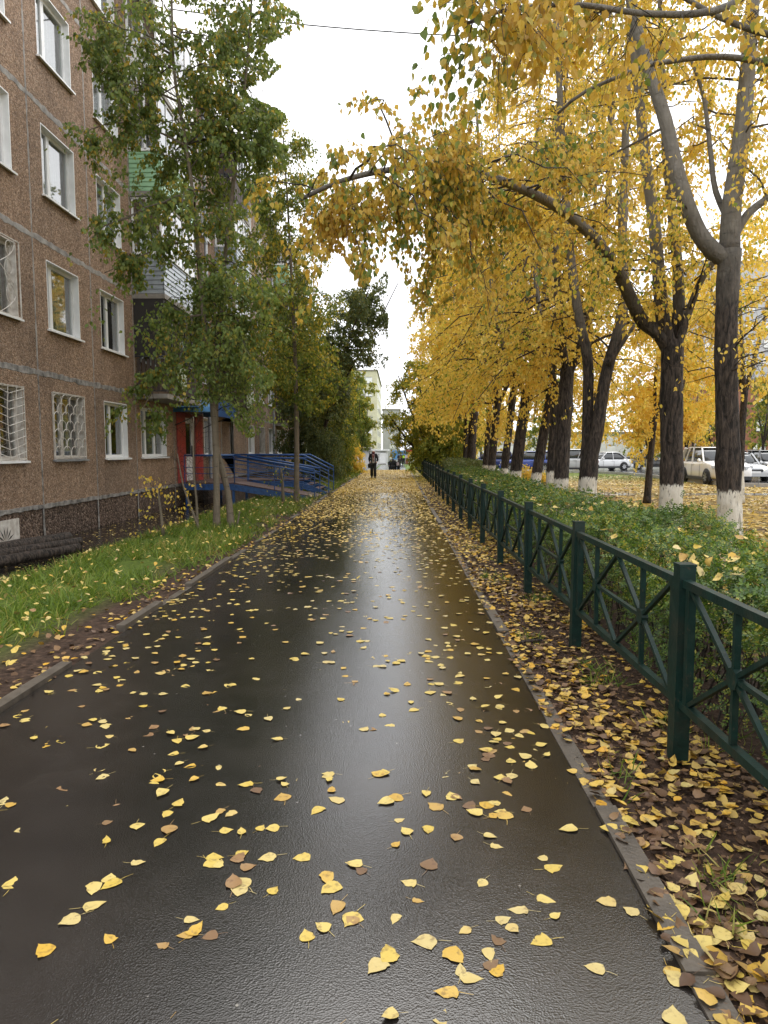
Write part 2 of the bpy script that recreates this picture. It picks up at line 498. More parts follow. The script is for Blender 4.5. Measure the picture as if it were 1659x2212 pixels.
def mk_facade(name, cols, vscale, bstr, bdist):
    m, n, l, b = mat_base(name)
    geo = n.new('ShaderNodeNewGeometry'); pos = geo.outputs['Position']
    v = n.new('ShaderNodeTexVoronoi'); v.inputs['Scale'].default_value = vscale
    l.new(pos, v.inputs['Vector'])
    sv = n.new('ShaderNodeSeparateColor'); l.new(v.outputs['Color'], sv.inputs[0])
    r = ramp(n, cols); l.new(sv.outputs[0], r.inputs['Fac'])
    st = noise(n, l, 0.9, 6, 0.65, vec=pos)
    mp = n.new('ShaderNodeMapping'); mp.inputs['Scale'].default_value = (1, 3.0, 0.5)
    l.new(pos, mp.inputs['Vector'])
    dr = noise(n, l, 1.2, 5, 0.6, vec=mp.outputs[0])
    sr = ramp(n, [(0.3,(0.68,0.66,0.66)),(0.55,(1.05,1.05,1.05)),(0.75,(1.3,1.28,1.26))])
    l.new(mathn(n, l, 'ADD', mathn(n, l, 'MULTIPLY', st.outputs['Fac'], 0.55), mathn(n, l, 'MULTIPLY', dr.outputs['Fac'], 0.45)), sr.inputs['Fac'])
    col = mixc(n, l, 1.0, r.outputs['Color'], sr.outputs['Color'], 'MULTIPLY')
    oi = n.new('ShaderNodeObjectInfo')
    tr_ = ramp(n, [(0, (0.84,0.85,0.87)), (1, (1.14,1.11,1.07))]); l.new(oi.outputs['Random'], tr_.inputs['Fac'])
    col = mixc(n, l, 1.0, col, tr_.outputs['Color'], 'MULTIPLY')
    f = noise(n, l, 17, 3, 0.75, vec=pos)
    fr = ramp(n, [(0.36,(0.6,0.58,0.56)),(0.5,(1,1,1)),(0.66,(1.4,1.4,1.42))]); l.new(f.outputs['Fac'], fr.inputs['Fac'])
    col = mixc(n, l, 0.62, col, fr.outputs['Color'], 'MULTIPLY')
    l.new(col, b.inputs['Base Color'])
    b.inputs['Roughness'].default_value = 0.85
    b.inputs['Specular IOR Level'].default_value = 0.25
    h = mathn(n, l, 'SUBTRACT', 1.0, v.outputs['Distance'])
    bump(n, l, b, h, bstr, bdist)
    return m
M['facade'] = mk_facade('pebbledash', [(0,(0.14,0.09,0.058)),(0.3,(0.225,0.148,0.096)),(0.6,(0.295,0.20,0.135)),(0.85,(0.385,0.285,0.205)),(1,(0.19,0.145,0.115))], 46, 0.9, 0.012)
M['plinth'] = mk_facade('plinth_stone', [(0,(0.05,0.034,0.025)),(0.4,(0.10,0.068,0.05)),(0.75,(0.16,0.112,0.085)),(1,(0.24,0.18,0.14))], 24, 1.0, 0.03)
M['mortar'] = simple('joint_mortar', (0.38,0.36,0.33), (0.16,0.145,0.135), 5, 0.85, 0.1, bstr=0.6, bscale=25)
M['mortar_dark'] = simple('joint_sealant', (0.34,0.32,0.295), (0.055,0.05,0.047), 6, 0.8, 0.1, bstr=0.6, bscale=25)
M['slab'] = simple('concrete_slab', (0.30,0.28,0.25), (0.16,0.14,0.12), 4, 0.8, 0.1, bstr=0.4)
M['white_pvc'] = simple('white_frame', (0.80,0.80,0.79), (0.70,0.70,0.69), 5, 0.35, 0.08, bstr=0.0)
M['old_white'] = simple('old_white_paint', (0.66,0.63,0.58), (0.38,0.33,0.28), 8, 0.6, 0.15, bstr=0.3)
M['curtain'] = simple('net_curtain', (0.74,0.73,0.71), (0.55,0.54,0.52), 7, 0.8, 0.1, bstr=0.2)  # bright tone also stands in for white sky reflection in upper windows
M['curtain_dark'] = simple('brown_curtain', (0.14,0.11,0.085), (0.07,0.055,0.045), 5, 0.8, 0.1, bstr=0.2)
M['room'] = simple('dark_room', (0.03,0.028,0.026), None, 3, 0.9, 0.05, bstr=0)
def mk_glass():
    m, n, l, b = mat_base('window_glass')
    fr = n.new('ShaderNodeFresnel'); fr.inputs['IOR'].default_value = 2.6
    t = noise(n, l, 1.8, 2)
    bp = n.new('ShaderNodeBump'); bp.inputs['Strength'].default_value = 0.03; bp.inputs['Distance'].default_value = 0.02
    l.new(t.outputs['Fac'], bp.inputs['Height'])
    tr = n.new('ShaderNodeBsdfTransparent'); tr.inputs['Color'].default_value = (0.72,0.76,0.74,1)
    gl = n.new('ShaderNodeBsdfGlossy'); gl.inputs['Roughness'].default_value = 0.03
    l.new(bp.outputs['Normal'], gl.inputs['Normal'])
    mx = n.new('ShaderNodeMixShader')
    gm = n.new('ShaderNodeNewGeometry')
    fac = mathn(n, l, 'MULTIPLY', mathn(n, l, 'MULTIPLY', fr.outputs[0], 1.6, True), mathn(n, l, 'SUBTRACT', 1.0, gm.outputs['Backfacing']))
    l.new(fac, mx.inputs[0]); l.new(tr.outputs[0], mx.inputs[1]); l.new(gl.outputs[0], mx.inputs[2])
    l.new(mx.outputs[0], n['Material Output'].inputs['Surface'])
    return m
M['glass'] = mk_glass()
M['car_glass'] = simple('car_glass', (0.035,0.04,0.042), (0.02,0.022,0.024), 3, 0.05, 0.02, bstr=0, spec=0.9)
M['fence'] = simple('green_paint', (0.006,0.026,0.020), (0.004,0.015,0.012), 14, 0.5, 0.12, bstr=0.2, bscale=30, spec=0.25)
def weather(m, amount=0.5, col=(0.06,0.045,0.03), scale=3.0):
    n, l = m.node_tree.nodes, m.node_tree.links; b = n['Principled BSDF']
    src = b.inputs['Base Color'].links[0].from_socket
    geo = n.new('ShaderNodeNewGeometry')
    t = noise(n, l, scale, 6, 0.75, vec=geo.outputs['Position']); s = noise(n, l, 38, 3, 0.6, vec=geo.outputs['Position'])
    r = ramp(n, [(0.52, (0,0,0)), (0.66, (1,1,1))]); l.new(t.outputs['Fac'], r.inputs['Fac'])
    r2 = ramp(n, [(0.62, (0,0,0)), (0.68, (1,1,1))]); l.new(s.outputs['Fac'], r2.inputs['Fac'])
    f = mathn(n, l, 'MULTIPLY', mathn(n, l, 'MAXIMUM', mathn(n, l, 'MULTIPLY', r.outputs['Color'], 0.45), r2.outputs['Color']), amount)
    l.new(mixc(n, l, f, src, col), b.inputs['Base Color'])
weather(M['fence'])
M['blue'] = simple('blue_paint', (0.025,0.10,0.30), (0.014,0.05,0.16), 8, 0.35, 0.12, bstr=0.15)
M['blue_light'] = simple('blue_canopy_sheet', (0.11,0.28,0.50), (0.06,0.19,0.38), 3, 0.35, 0.1, bstr=0.1)
M['deck'] = simple('brown_deck', (0.13,0.07,0.055), (0.06,0.035,0.03), 7, 0.5, 0.2, bstr=0.3)
M['red'] = simple('red_tile', (0.42,0.045,0.035), (0.30,0.03,0.026), 5, 0.35, 0.1, bstr=0.1)
M['grout'] = simple('red_grout', (0.30,0.10,0.08), None, 6, 0.8, 0.1, bstr=0.1)
M['corr_grey'] = simple('grey_sheet', (0.36,0.40,0.43), (0.22,0.25,0.28), 3, 0.35, 0.1, metallic=0.3, bstr=0.05)
M['corr_green'] = simple('green_sheet', (0.30,0.50,0.31), (0.22,0.40,0.23), 3, 0.4, 0.1, bstr=0.05)
M['dark_wood'] = simple('dark_wood', (0.075,0.05,0.038), (0.03,0.02,0.016), 9, 0.7, 0.15, bstr=0.4)
M['black_board'] = simple('black_board', (0.024,0.019,0.016), (0.012,0.01,0.009), 6, 0.6, 0.15, bstr=0.2)
M['pale_panel'] = simple('pale_panel', (0.52,0.58,0.42), (0.38,0.42,0.3), 4, 0.6, 0.1, bstr=0.1)
M['dark_metal'] = simple('dark_metal', (0.03,0.032,0.035), (0.015,0.016,0.018), 8, 0.4, 0.1, bstr=0.1)
M['pipe'] = simple('drain_pipe', (0.30,0.31,0.32), (0.18,0.185,0.19), 6, 0.45, 0.1, metallic=0.3, bstr=0.1)
M['asph_dark'] = M['asphalt']

def mk_bark(name, wash=1.0, pale_from=4.3, dark=(0.04,0.03,0.024), pale=(0.21,0.19,0.162), washed=True, k=1.0):
    m, n, l, b = mat_base(name)
    tc0 = n.new('ShaderNodeTexCoord'); oi = n.new('ShaderNodeObjectInfo')
    sep = n.new('ShaderNodeSeparateXYZ'); l.new(tc0.outputs['Object'], sep.inputs[0])
    ofs = n.new('ShaderNodeCombineXYZ'); l.new(mathn(n, l, 'MULTIPLY', oi.outputs['Random'], 53.0), ofs.inputs[0]); l.new(mathn(n, l, 'MULTIPLY', oi.outputs['Random'], 31.0), ofs.inputs[2])
    va = n.new('ShaderNodeVectorMath'); va.operation = 'ADD'
    l.new(tc0.outputs['Object'], va.inputs[0]); l.new(ofs.outputs[0], va.inputs[1])
    class tc: outputs = {'Object': va.outputs[0]}
    mp = n.new('ShaderNodeMapping'); mp.inputs['Scale'].default_value = (1,1,0.22)
    l.new(tc.outputs['Object'], mp.inputs['Vector'])
    f = noise(n, l, 26*k, 5, 0.65, vec=mp.outputs[0], dist=0.6)
    g = noise(n, l, 3, 4, tc=tc)
    dk = ramp(n, [(0.40, tuple(x*0.2 for x in dark)), (0.5, dark), (0.68, tuple(x*2.3 for x in dark))])
    l.new(f.outputs['Fac'], dk.inputs['Fac'])
    mp2 = n.new('ShaderNodeMapping'); mp2.inputs['Scale'].default_value = (1,1,5.0)
    l.new(tc.outputs['Object'], mp2.inputs['Vector'])
    sc = noise(n, l, 2.4, 4, 0.7, vec=mp2.outputs[0])
    pl = ramp(n, [(0.30, tuple(x*0.25 for x in pale)), (0.40, tuple(x*0.8 for x in pale)), (0.7, pale)])
    l.new(sc.outputs['Fac'], pl.inputs['Fac'])
    zz = mathn(n, l, 'ADD', sep.outputs['Z'], mathn(n, l, 'MULTIPLY', g.outputs['Fac'], 1.6))
    mr = n.new('ShaderNodeMapRange'); mr.inputs['From Min'].default_value = pale_from; mr.inputs['From Max'].default_value = pale_from+1.5
    l.new(zz, mr.inputs['Value'])
    col = mixc(n, l, mr.outputs[0], dk.outputs['Color'], pl.outputs['Color'])
    if washed:
        wz = mathn(n, l, 'ADD', mathn(n, l, 'ADD', sep.outputs['Z'], mathn(n, l, 'MULTIPLY', mathn(n, l, 'SUBTRACT', oi.outputs['Random'], 0.5), 0.14)), mathn(n, l, 'MULTIPLY', mathn(n, l, 'SUBTRACT', f.outputs['Fac'], 0.5), 0.28))
        wr = n.new('ShaderNodeMapRange'); wr.inputs['From Min'].default_value = wash+0.012; wr.inputs['From Max'].default_value = wash-0.012
        l.new(wz, wr.inputs['Value'])
        fl = ramp(n, [(0.34,(0,0,0)),(0.43,(1,1,1))]); l.new(f.outputs['Fac'], fl.inputs['Fac'])
        wc = ramp(n, [(0.3,(0.52,0.47,0.38)),(0.65,(0.76,0.73,0.66))]); l.new(g.outputs['Fac'], wc.inputs['Fac'])
        col = mixc(n, l, mathn(n, l, 'MULTIPLY', wr.outputs[0], fl.outputs['Color']), col, wc.outputs['Color'])
    l.new(col, b.inputs['Base Color'])
    b.inputs['Roughness'].default_value = 0.7
    b.inputs['Specular IOR Level'].default_value = 0.3
    bump(n, l, b, f.outputs['Fac'], 1.0, 0.05)
    return m
M['bark_wash'] = mk_bark('poplar_bark_whitewashed')
M['bark_branch'] = mk_bark('branch_bark', washed=False, pale_from=5.5, dark=(0.045,0.034,0.026), pale=(0.13,0.11,0.085))
M['bark_green'] = mk_bark('young_bark', washed=False, pale_from=-2, dark=(0.08,0.064,0.045), pale=(0.19,0.155,0.11), k=0.7)
M['bark_dark'] = mk_bark('dark_bark', washed=False, pale_from=40, dark=(0.045,0.034,0.027))

exec_marks = []
# ------------------------------------------------------------------ ground, walk, kerbs, roads
def grid_mesh(xs, ys, zf, name, mat, jit=0.0):
    X, Y = np.meshgrid(xs, ys)
    Z = zf(X, Y)
    V = np.stack([X, Y, Z], -1).reshape(-1, 3)
    nx, ny = len(xs), len(ys)
    i = np.arange(ny-1)[:, None]; j = np.arange(nx-1)[None]
    Q = np.stack([i*nx+j, i*nx+j+1, (i+1)*nx+j+1, (i+1)*nx+j], -1).reshape(-1, 4)
    me = np_mesh(name, V, [Q], [mat], True)
    o = bpy.data.objects.new(name, me); link(o)
    return o

xs = np.unique(np.concatenate([[-900,-300,-100,-40,-20,-12], np.arange(-8,-2.5,0.25), np.arange(-2.5,3.1,0.7), np.arange(3,15,1), [18,24,40,80,200,400,900]]))
ys = np.unique(np.concatenate([[-60,-20], np.arange(-4,54,2.0), np.arange(54,75,1.0), np.arange(76,170,6), [200,300,500,900,1500]]))
tag(grid_mesh(xs, ys, ground_z, 'ground', M['ground']), kind='structure')

PL, PR = -2.42, 0.88
yp = np.concatenate([np.arange(-3,55,1.0), np.arange(55,62,0.5), np.arange(62,170,4)])
tag(grid_mesh(np.linspace(PL, PR, 5), yp, lambda x, y: ground_z(x*0, y)+0.012, 'footpath', M['asphalt']), kind='structure')
tag(grid_mesh(np.array([-7.3,-6.6,-5.9,-5.42]), np.arange(6,60,1.0), lambda x, y: ground_z(x, y)+0.008, 'wall_apron', M['asphalt']), kind='structure')
tag(grid_mesh(np.array([-12,-8,-5,-2.6]), np.arange(62,168,4.0), lambda x, y: ground_z(x*0, y)+0.01, 'shop_forecourt', M['road']), kind='structure')
tag(grid_mesh(np.arange(3.4,41,2.0), np.array([25.0,25.6,26.2]), lambda x, y: ground_z(x, y)+0.006, 'side_path', M['road']), kind='structure')

def poly_sheet(name, pts, z, mat):
    V = [(x, y, z) for x, y in pts]
    me = bpy.data.meshes.new(name); me.from_pydata(V, [], [tuple(range(len(V)))]); me.materials.append(mat); me.update()
    o = bpy.data.objects.new(name, me); link(o)
    return tag(o, kind='structure')
ROADP = [(14.9,45),(14.6,31.3),(18,29.2),(40,24),(90,18),(90,66),(5,66),(5,50),(13.3,49.2)]
poly_sheet('road', ROADP, 0.003, M['road'])

def kerb_run(x0, x1, y0, y1, step, ztop, name='kerb'):
    root = bpy.data.objects.new(name, None); link(root); tag(root, kind='structure')
    g = G().box(x0, x1, 0.004, step-0.004, -0.16, 0.0)
    me = g.mesh('kerb_stone', M['kerb'])
    for k, y in enumerate(np.arange(y0, y1, step)):
        o = bpy.data.objects.new('kerb_stone', me); link(o, root)
        o.location = (random.uniform(-.006, .006), y, float(ground_z(0, y+step/2))+0.012+ztop+random.uniform(-.004, .004))
        o.rotation_euler = (random.uniform(-.004,.004), random.uniform(-.02,.02), random.uniform(-.006,.006))
kerb_run(PR+0.004, PR+0.095, -2, 55, 1.0, 0.006)
kerb_run(PL-0.085, PL-0.004, -2, 55, 1.0, 0.003)
kr = bpy.data.objects.new('road_kerb', None); link(kr); tag(kr, kind='structure')
def kerb_line(p, q):
    p = np.array(p, float); q = np.array(q, float); L = np.linalg.norm(q-p); n = int(L)
    me = None
    for i in range(n):
        a = p+(q-p)*i/n; b_ = p+(q-p)*(i+0.985)/n
        G().beam((*a, 0.06), (*b_, 0.06), 0.14, 0.2).obj('kerb_stone', M['kerb_pale'], kr)
for a_, b_ in (((14.9,45),(14.6,31.3)), ((14.6,31.3),(18,29.2)), ((18,29.2),(34,25.4)), ((5,50),(13.3,49.2)), ((13.3,49.2),(14.9,45))):
    kerb_line(a_, b_)

# ------------------------------------------------------------------ apartment building
XF = -7.26
bld = thing('apartment_building', 'five storey brown pebbledash panel block with white windows along the left of the path', 'building', (XF, 0, 0))
EDG = [8.85, 11.45, 14.05, 16.65, 19.25, 22.5, 25.8, 28.1, 30.7, 33.2, 35.8, 38.6, 41.2, 43.8, 46.4, 49.0, 51.6, 54.2]
Z0, FH = 0.45, 2.7

def panel_hole(y0, y1, z0, z1, h=None, t=0.25):
    g = G()
    y0 += 0.015; y1 -= 0.015; z0 += 0.015; z1 -= 0.015
    if h is None:
        return g.box(-t, 0, y0, y1, z0, z1)
    a, b, c, d = h
    O = [(y0,z0),(y1,z0),(y1,z1),(y0,z1)]; I = [(a,c),(b,c),(b,d),(a,d)]
    V = [(0,*p) for p in O]+[(0,*p) for p in I]+[(-t,*p) for p in O]+[(-t,*p) for p in I]
    Q = []
    for k in range(4):
        m = (k+1) % 4
        Q += [(k,m,4+m,4+k), (8+k,12+k,12+m,8+m), (4+k,4+m,12+m,12+k), (k,8+k,8+m,m)]
    return g.add(V, Q)

CURT = [('curtain', 1.0), ('curtain_dark', 0.6), ('curtain', 0.5), (None, 0)]
def frame_ring(g, x0, x1, y0, y1, z0, z1, w):
    g.box(x0, x1, y0, y0+w, z0, z1); g.box(x0, x1, y1-w, y1, z0, z1)
    g.box(x0, x1, y0+w, y1-w, z0, z0+w); g.box(x0, x1, y0+w, y1-w, z1-w, z1)
    return g

def window(y0, y1, z0, z1, k=0, grille=None, old=False, mull=(0.5,), sill='white_pvc'):
    fm = M['old_white'] if old else M['white_pvc']
    g = G()
    # plastered reveal, 2 cm thick
    g.box(-0.16, 0.003, y1-0.02, y1+0.003, z0, z1); g.box(-0.16, 0.003, y0-0.003, y0+0.02, z0, z1)
    g.box(-0.16, 0.003, y0+0.02, y1-0.02, z1-0.02, z1+0.003)
    g.box(-0.2, 0.0, y0+0.02, y1-0.02, z0-0.003, z0+0.02)
    w = g.obj('window', fm, bld)
    s = G(); ys_ = [y0+0.02]+[y0+(y1-y0)*m for m in mull]+[y1-0.02]
    for a, b in zip(ys_[:-1], ys_[1:]):
        frame_ring(s, -0.19, -0.125, a, b-0.002, z0+0.02, z1-0.02, 0.06)
    s.obj('sash', fm, w)
    for a, b in zip(ys_[:-1], ys_[1:]):
        G().box(-0.165, -0.155, a+0.058, b-0.06, z0+0.078, z1-0.078).obj('pane', M['glass'], w)
    G().add([(-0.13,y0-0.05,z0+0.012),(0.085,y0-0.05,z0-0.012),(0.085,y1+0.05,z0-0.012),(-0.13,y1+0.05,z0+0.012),
             (-0.13,y0-0.05,z0-0.003),(0.085,y0-0.05,z0-0.05),(0.085,y1+0.05,z0-0.05),(-0.13,y1+0.05,z0-0.003)],
            [(0,1,2,3),(7,6,5,4),(1,5,6,2),(0,4,5,1),(3,2,6,7)]).obj('sill', M[sill], w)
    cm, cov = CURT[k % 4]
    if cm:
        pts = []
        for a, b in ((y0, y0+(y1-y0)*cov*0.5), (y1-(y1-y0)*cov*0.5, y1)):
            yy = np.linspace(a, b, 22); xx = -0.32+0.03*np.sin(np.arange(22)*1.9)
            r0 = np.stack([xx, yy, np.full(22, z0-0.05)], -1); r1 = np.stack([xx*1.0-0.01, yy, np.full(22, z1+0.05)], -1)
            pts.append((r0, r1))
        cg = G()
        for r0, r1 in pts: cg.loft(np.array([r0, r1]), close=False, cap=False)
        cg.obj('curtain', M[cm], w)
    if grille: grille(y0, y1, z0, z1, w)
    return w

def grille_chevron(y0, y1, z0, z1, w):
    g = G(); x = 0.03
    g.beam((x,y0,z0+.03),(x,y1,z0+.03),.02,.02).beam((x,y0,z1-.02),(x,y1,z1-.02),.02,.02).beam((x,y0,z0),(x,y0,z1),.02,.02).beam((x,y1,z0),(x,y1,z1),.02,.02)
    for t in (0.33, 0.62, 0.82): g.tube([(x+.01,y0+(y1-y0)*(t+.02*k*(k-3)),z1+(z0-z1)*k/3) for k in range(4)], .008, 5)
    for zc in np.arange(z0+.1, z1+.3, 0.15):
        p = [(x+.012, y0+(y1-y0)*t, min(max(zc-0.2*(1-abs(t-.62)/.62), z0), z1)) for t in (0,.2,.4,.62,.8,1)]
        g.tube(p, .008, 5)
    g.obj('grille', M['old_white'], w)
def grille_scale(y0, y1, z0, z1, w):
    g = G(); x = 0.03; n = 4; d = (y1-y0)/n
    g.beam((x,y0,z0),(x,y0,z1),.022,.022).beam((x,y1,z0),(x,y1,z1),.022,.022).beam((x,y0,z1),(x,y1,z1),.022,.022).beam((x,y0,z0+.05),(x,y1,z0+.05),.022,.022)
    for r, zc in enumerate(np.arange(z0+.05, z1-.1, 0.185)):
        for k in range(n + (r % 2)):
            c = y0+d*(k+.5) - (d/2 if r % 2 else 0)
            p = [(x, np.clip(c+d*.48*math.cos(a), y0, y1), zc+(.10+.13*math.sin(a)) - (0.1 if a in (0, math.pi) else 0)) for a in np.linspace(0, math.pi, 9)]
            g.tube(p, .009, 5)
    g.obj('grille', M['old_white'], w)
def grille_curl(y0, y1, z0, z1, w):
    g = G(); x = 0.06
    g.beam((x,y0,z0),(x,y0,z1),.02,.02).beam((x,y1,z0),(x,y1,z1),.02,.02).beam((x,y0,z1),(x,y1,z1),.02,.02).beam((x,y0,z0),(x,y1,z0),.02,.02)
    cy, W, H = (y0+y1)/2, y1-y0, z1-z0
    for sx in (-1, 1):
        for zz, rr, fl in ((.25,.3,1),(.6,.36,-1),(.85,.22,1)):
            a = np.linspace(0, 2.6*math.pi, 24)
            r = rr*W*.7*(1-a/(3.4*math.pi))
            g.tube(np.stack([np.full(24,x), cy+sx*(.02+W*.24)+sx*r*np.cos(a)*.6, z0+H*zz+fl*r*np.sin(a)*.8], -1), .008, 5)
        t = np.linspace(0, 1, 16)
        g.tube(np.stack([np.full(16,x+.01), cy+sx*W*.38*np.sin(t*5), z0+H*t], -1), .008, 5)
    g.obj('grille', M['old_white'], w)
def grille_wave(y0, y1, z0, z1, w):
    g = G(); x = 0.04
    t = np.linspace(0, 1, 12)
    for q in np.linspace(.06, .94, 7):
        g.tube(np.stack([np.full(12,x), y0+(y1-y0)*(q+.05*np.sin(t*9+q*20)), z0+(z1-z0)*t], -1), .014, 5)
    g.beam((x,y0,z0+.02),(x,y1,z0+.02),.02,.02).beam((x,y0,z1-.02),(x,y1,z1-.02),.02,.02)
    g.obj('grille', M['old_white'], w)

BALC = {4: (19.3, 22.55), 8: (28.1, 30.6), 12: (41.3, 43.7)}
for ci, (ya, yb) in enumerate(zip(EDG[:-1], EDG[1:])):
    # plinth
    panel_hole(ya, yb, -0.45, Z0, None, 0.22).obj('plinth_panel', M['plinth'], bld, loc=(-0.03, 0, 0))
    for f in range(5):
        z0 = Z0+FH*f; z1 = z0+FH
        c = (ya+yb)/2-0.06; wd = 1.45
        wz0, wz1 = z0+0.95, z0+2.36
        a, b = c-wd/2, c+wd/2
        mull = (0.36,) if ci % 2 == 0 else (0.5,)
        if ci == 4:
            a, b, mull = 19.62, 21.75, (0.3, 0.66)
        if ci == 5 and f == 0: a, b, wz0, wz1 = 23.62, 24.72, z0+0.09, z0+2.25
        if ci == 6: a, b = 26.0, 27.3
        if ci == 8: a, b, mull = 28.5, 30.4, (0.3, 0.66)
        panel_hole(ya, yb, z0, z1, (a, b, wz0, wz1)).obj('wall_panel', M['facade'], bld)
        if ci == 5 and f == 0: continue
        k = ci*3+f*5 if f < 2 else 0  # upper floors: closed white curtains added to imitate sky reflected in the panes
        gr, old, sill = None, False, 'white_pvc'
        if f == 0 and ci == 1: gr, old, k, mull = grille_chevron, True, 1, (0.25, 0.55)
        if f == 0 and ci == 2: gr, old, k, sill, mull = grille_scale, True, 2, 'pipe', (0.44,)
        if f == 1 and ci == 1: gr, old, k = grille_curl, True, 0
        if f == 1 and ci == 2: k, mull = 0, (0.27,)
        if f == 1 and ci == 3: k, mull = 1, (0.45,)
        if f == 0 and ci == 3: k, mull = 3, (0.42,)
        if f == 0 and ci == 10: gr, old = grille_wave, True
        window(a, b, wz0, wz1, k, gr, old, mull, sill)

def ribbon(p0, p1, w0, w1, x, dirn):
    """a smeared mortar joint: a low mound with ragged edges"""
    n = max(6, int(abs(p1-p0)/0.06)); t = np.linspace(p0, p1, n)
    def rag(w0, w1):
        e = rng.uniform(w0, w1, n); return np.convolve(np.pad(e, 1, 'edge'), [.25,.5,.25], 'valid')
    A, B_ = rag(w0, w1), rag(w0, w1)
    return t, A, B_
def joint_h(z, y0, y1, w0, w1, mat):
    t, A, B_ = ribbon(y0, y1, w0, w1, 0, 0)
    n = len(t)
    rings = np.zeros((n, 4, 3))
    for k, (off, x) in enumerate(((-1,-.004),(-.8,.004),(.8,.005),(1,-.004))):
        rings[:, k, 0] = x; rings[:, k, 1] = t; rings[:, k, 2] = z+np.where(off < 0, off*A, off*B_)
    G().loft(rings, close=False, cap=False).obj('horizontal_joint', mat, bld)
def joint_v(y, z0, z1, w0, w1, mat):
    t, A, B_ = ribbon(z0, z1, w0, w1, 0, 0)
    n = len(t)
    rings = np.zeros((n, 4, 3))
    for k, (off, x) in enumerate(((-1,-.006),(-.7,.002),(.7,.003),(1,-.006))):
        rings[:, k, 0] = x; rings[:, k, 2] = t; rings[:, k, 1] = y+np.where(off < 0, off*A, off*B_)
    G().loft(rings, close=False, cap=False).obj('vertical_joint', mat, bld)
for f in range(6):
    z = Z0+FH*f
    for ya, yb in zip(EDG[:-1], EDG[1:]):
        joint_h(z, ya, yb, 0.03, 0.10 if f else 0.07, M['mortar'] if f >= 2 else M['mortar_dark'])
for y in EDG[1:-1]:
    for f in range(-1, 5):
        za, zb = (Z0+FH*f, Z0+FH*(f+1)) if f >= 0 else (-0.4, Z0)
        joint_v(y, za, zb, 0.012, 0.055, M['mortar'] if f >= 1 else M['mortar_dark'])
# core, end walls, roof
G().box(-12, -0.9, 8.9, 54.1, -0.5, 13.9).obj('inner_wall', M['room'], bld)
for y0, y1 in ((8.5, 8.84), (54.21, 54.5)):
    G().box(-12, 0.0, y0, y1, -0.45, 13.95).obj('end_wall', M['facade'], bld)
G().box(-12.3, 0.35, 8.4, 54.6, 13.98, 14.25).obj('roof', M['slab'], bld)

def ribbed(g, p0, p1, z0, z1, pitch=0.12, depth=0.022, ax='y'):
    """horizontal ribs: p0,p1 are (x,y) ends of the wall; outward side decided by ax"""
    d = norm(np.array([p1[0]-p0[0], p1[1]-p0[1]])); nrm = np.array([d[1], -d[0]])
    prof = []; z = z0
    while z < z1-1e-6:
        zt = min(z+pitch, z1)
        prof += [(0, z), (depth, z+0.012), (depth*0.3, zt-0.004)]
        z = zt
    rings = np.array([[(P[0]+nrm[0]*o, P[1]+nrm[1]*o, zz) for o, zz in prof] for P in (p0, p1)])
    return g.loft(rings.transpose(1, 0, 2), close=False, cap=False)

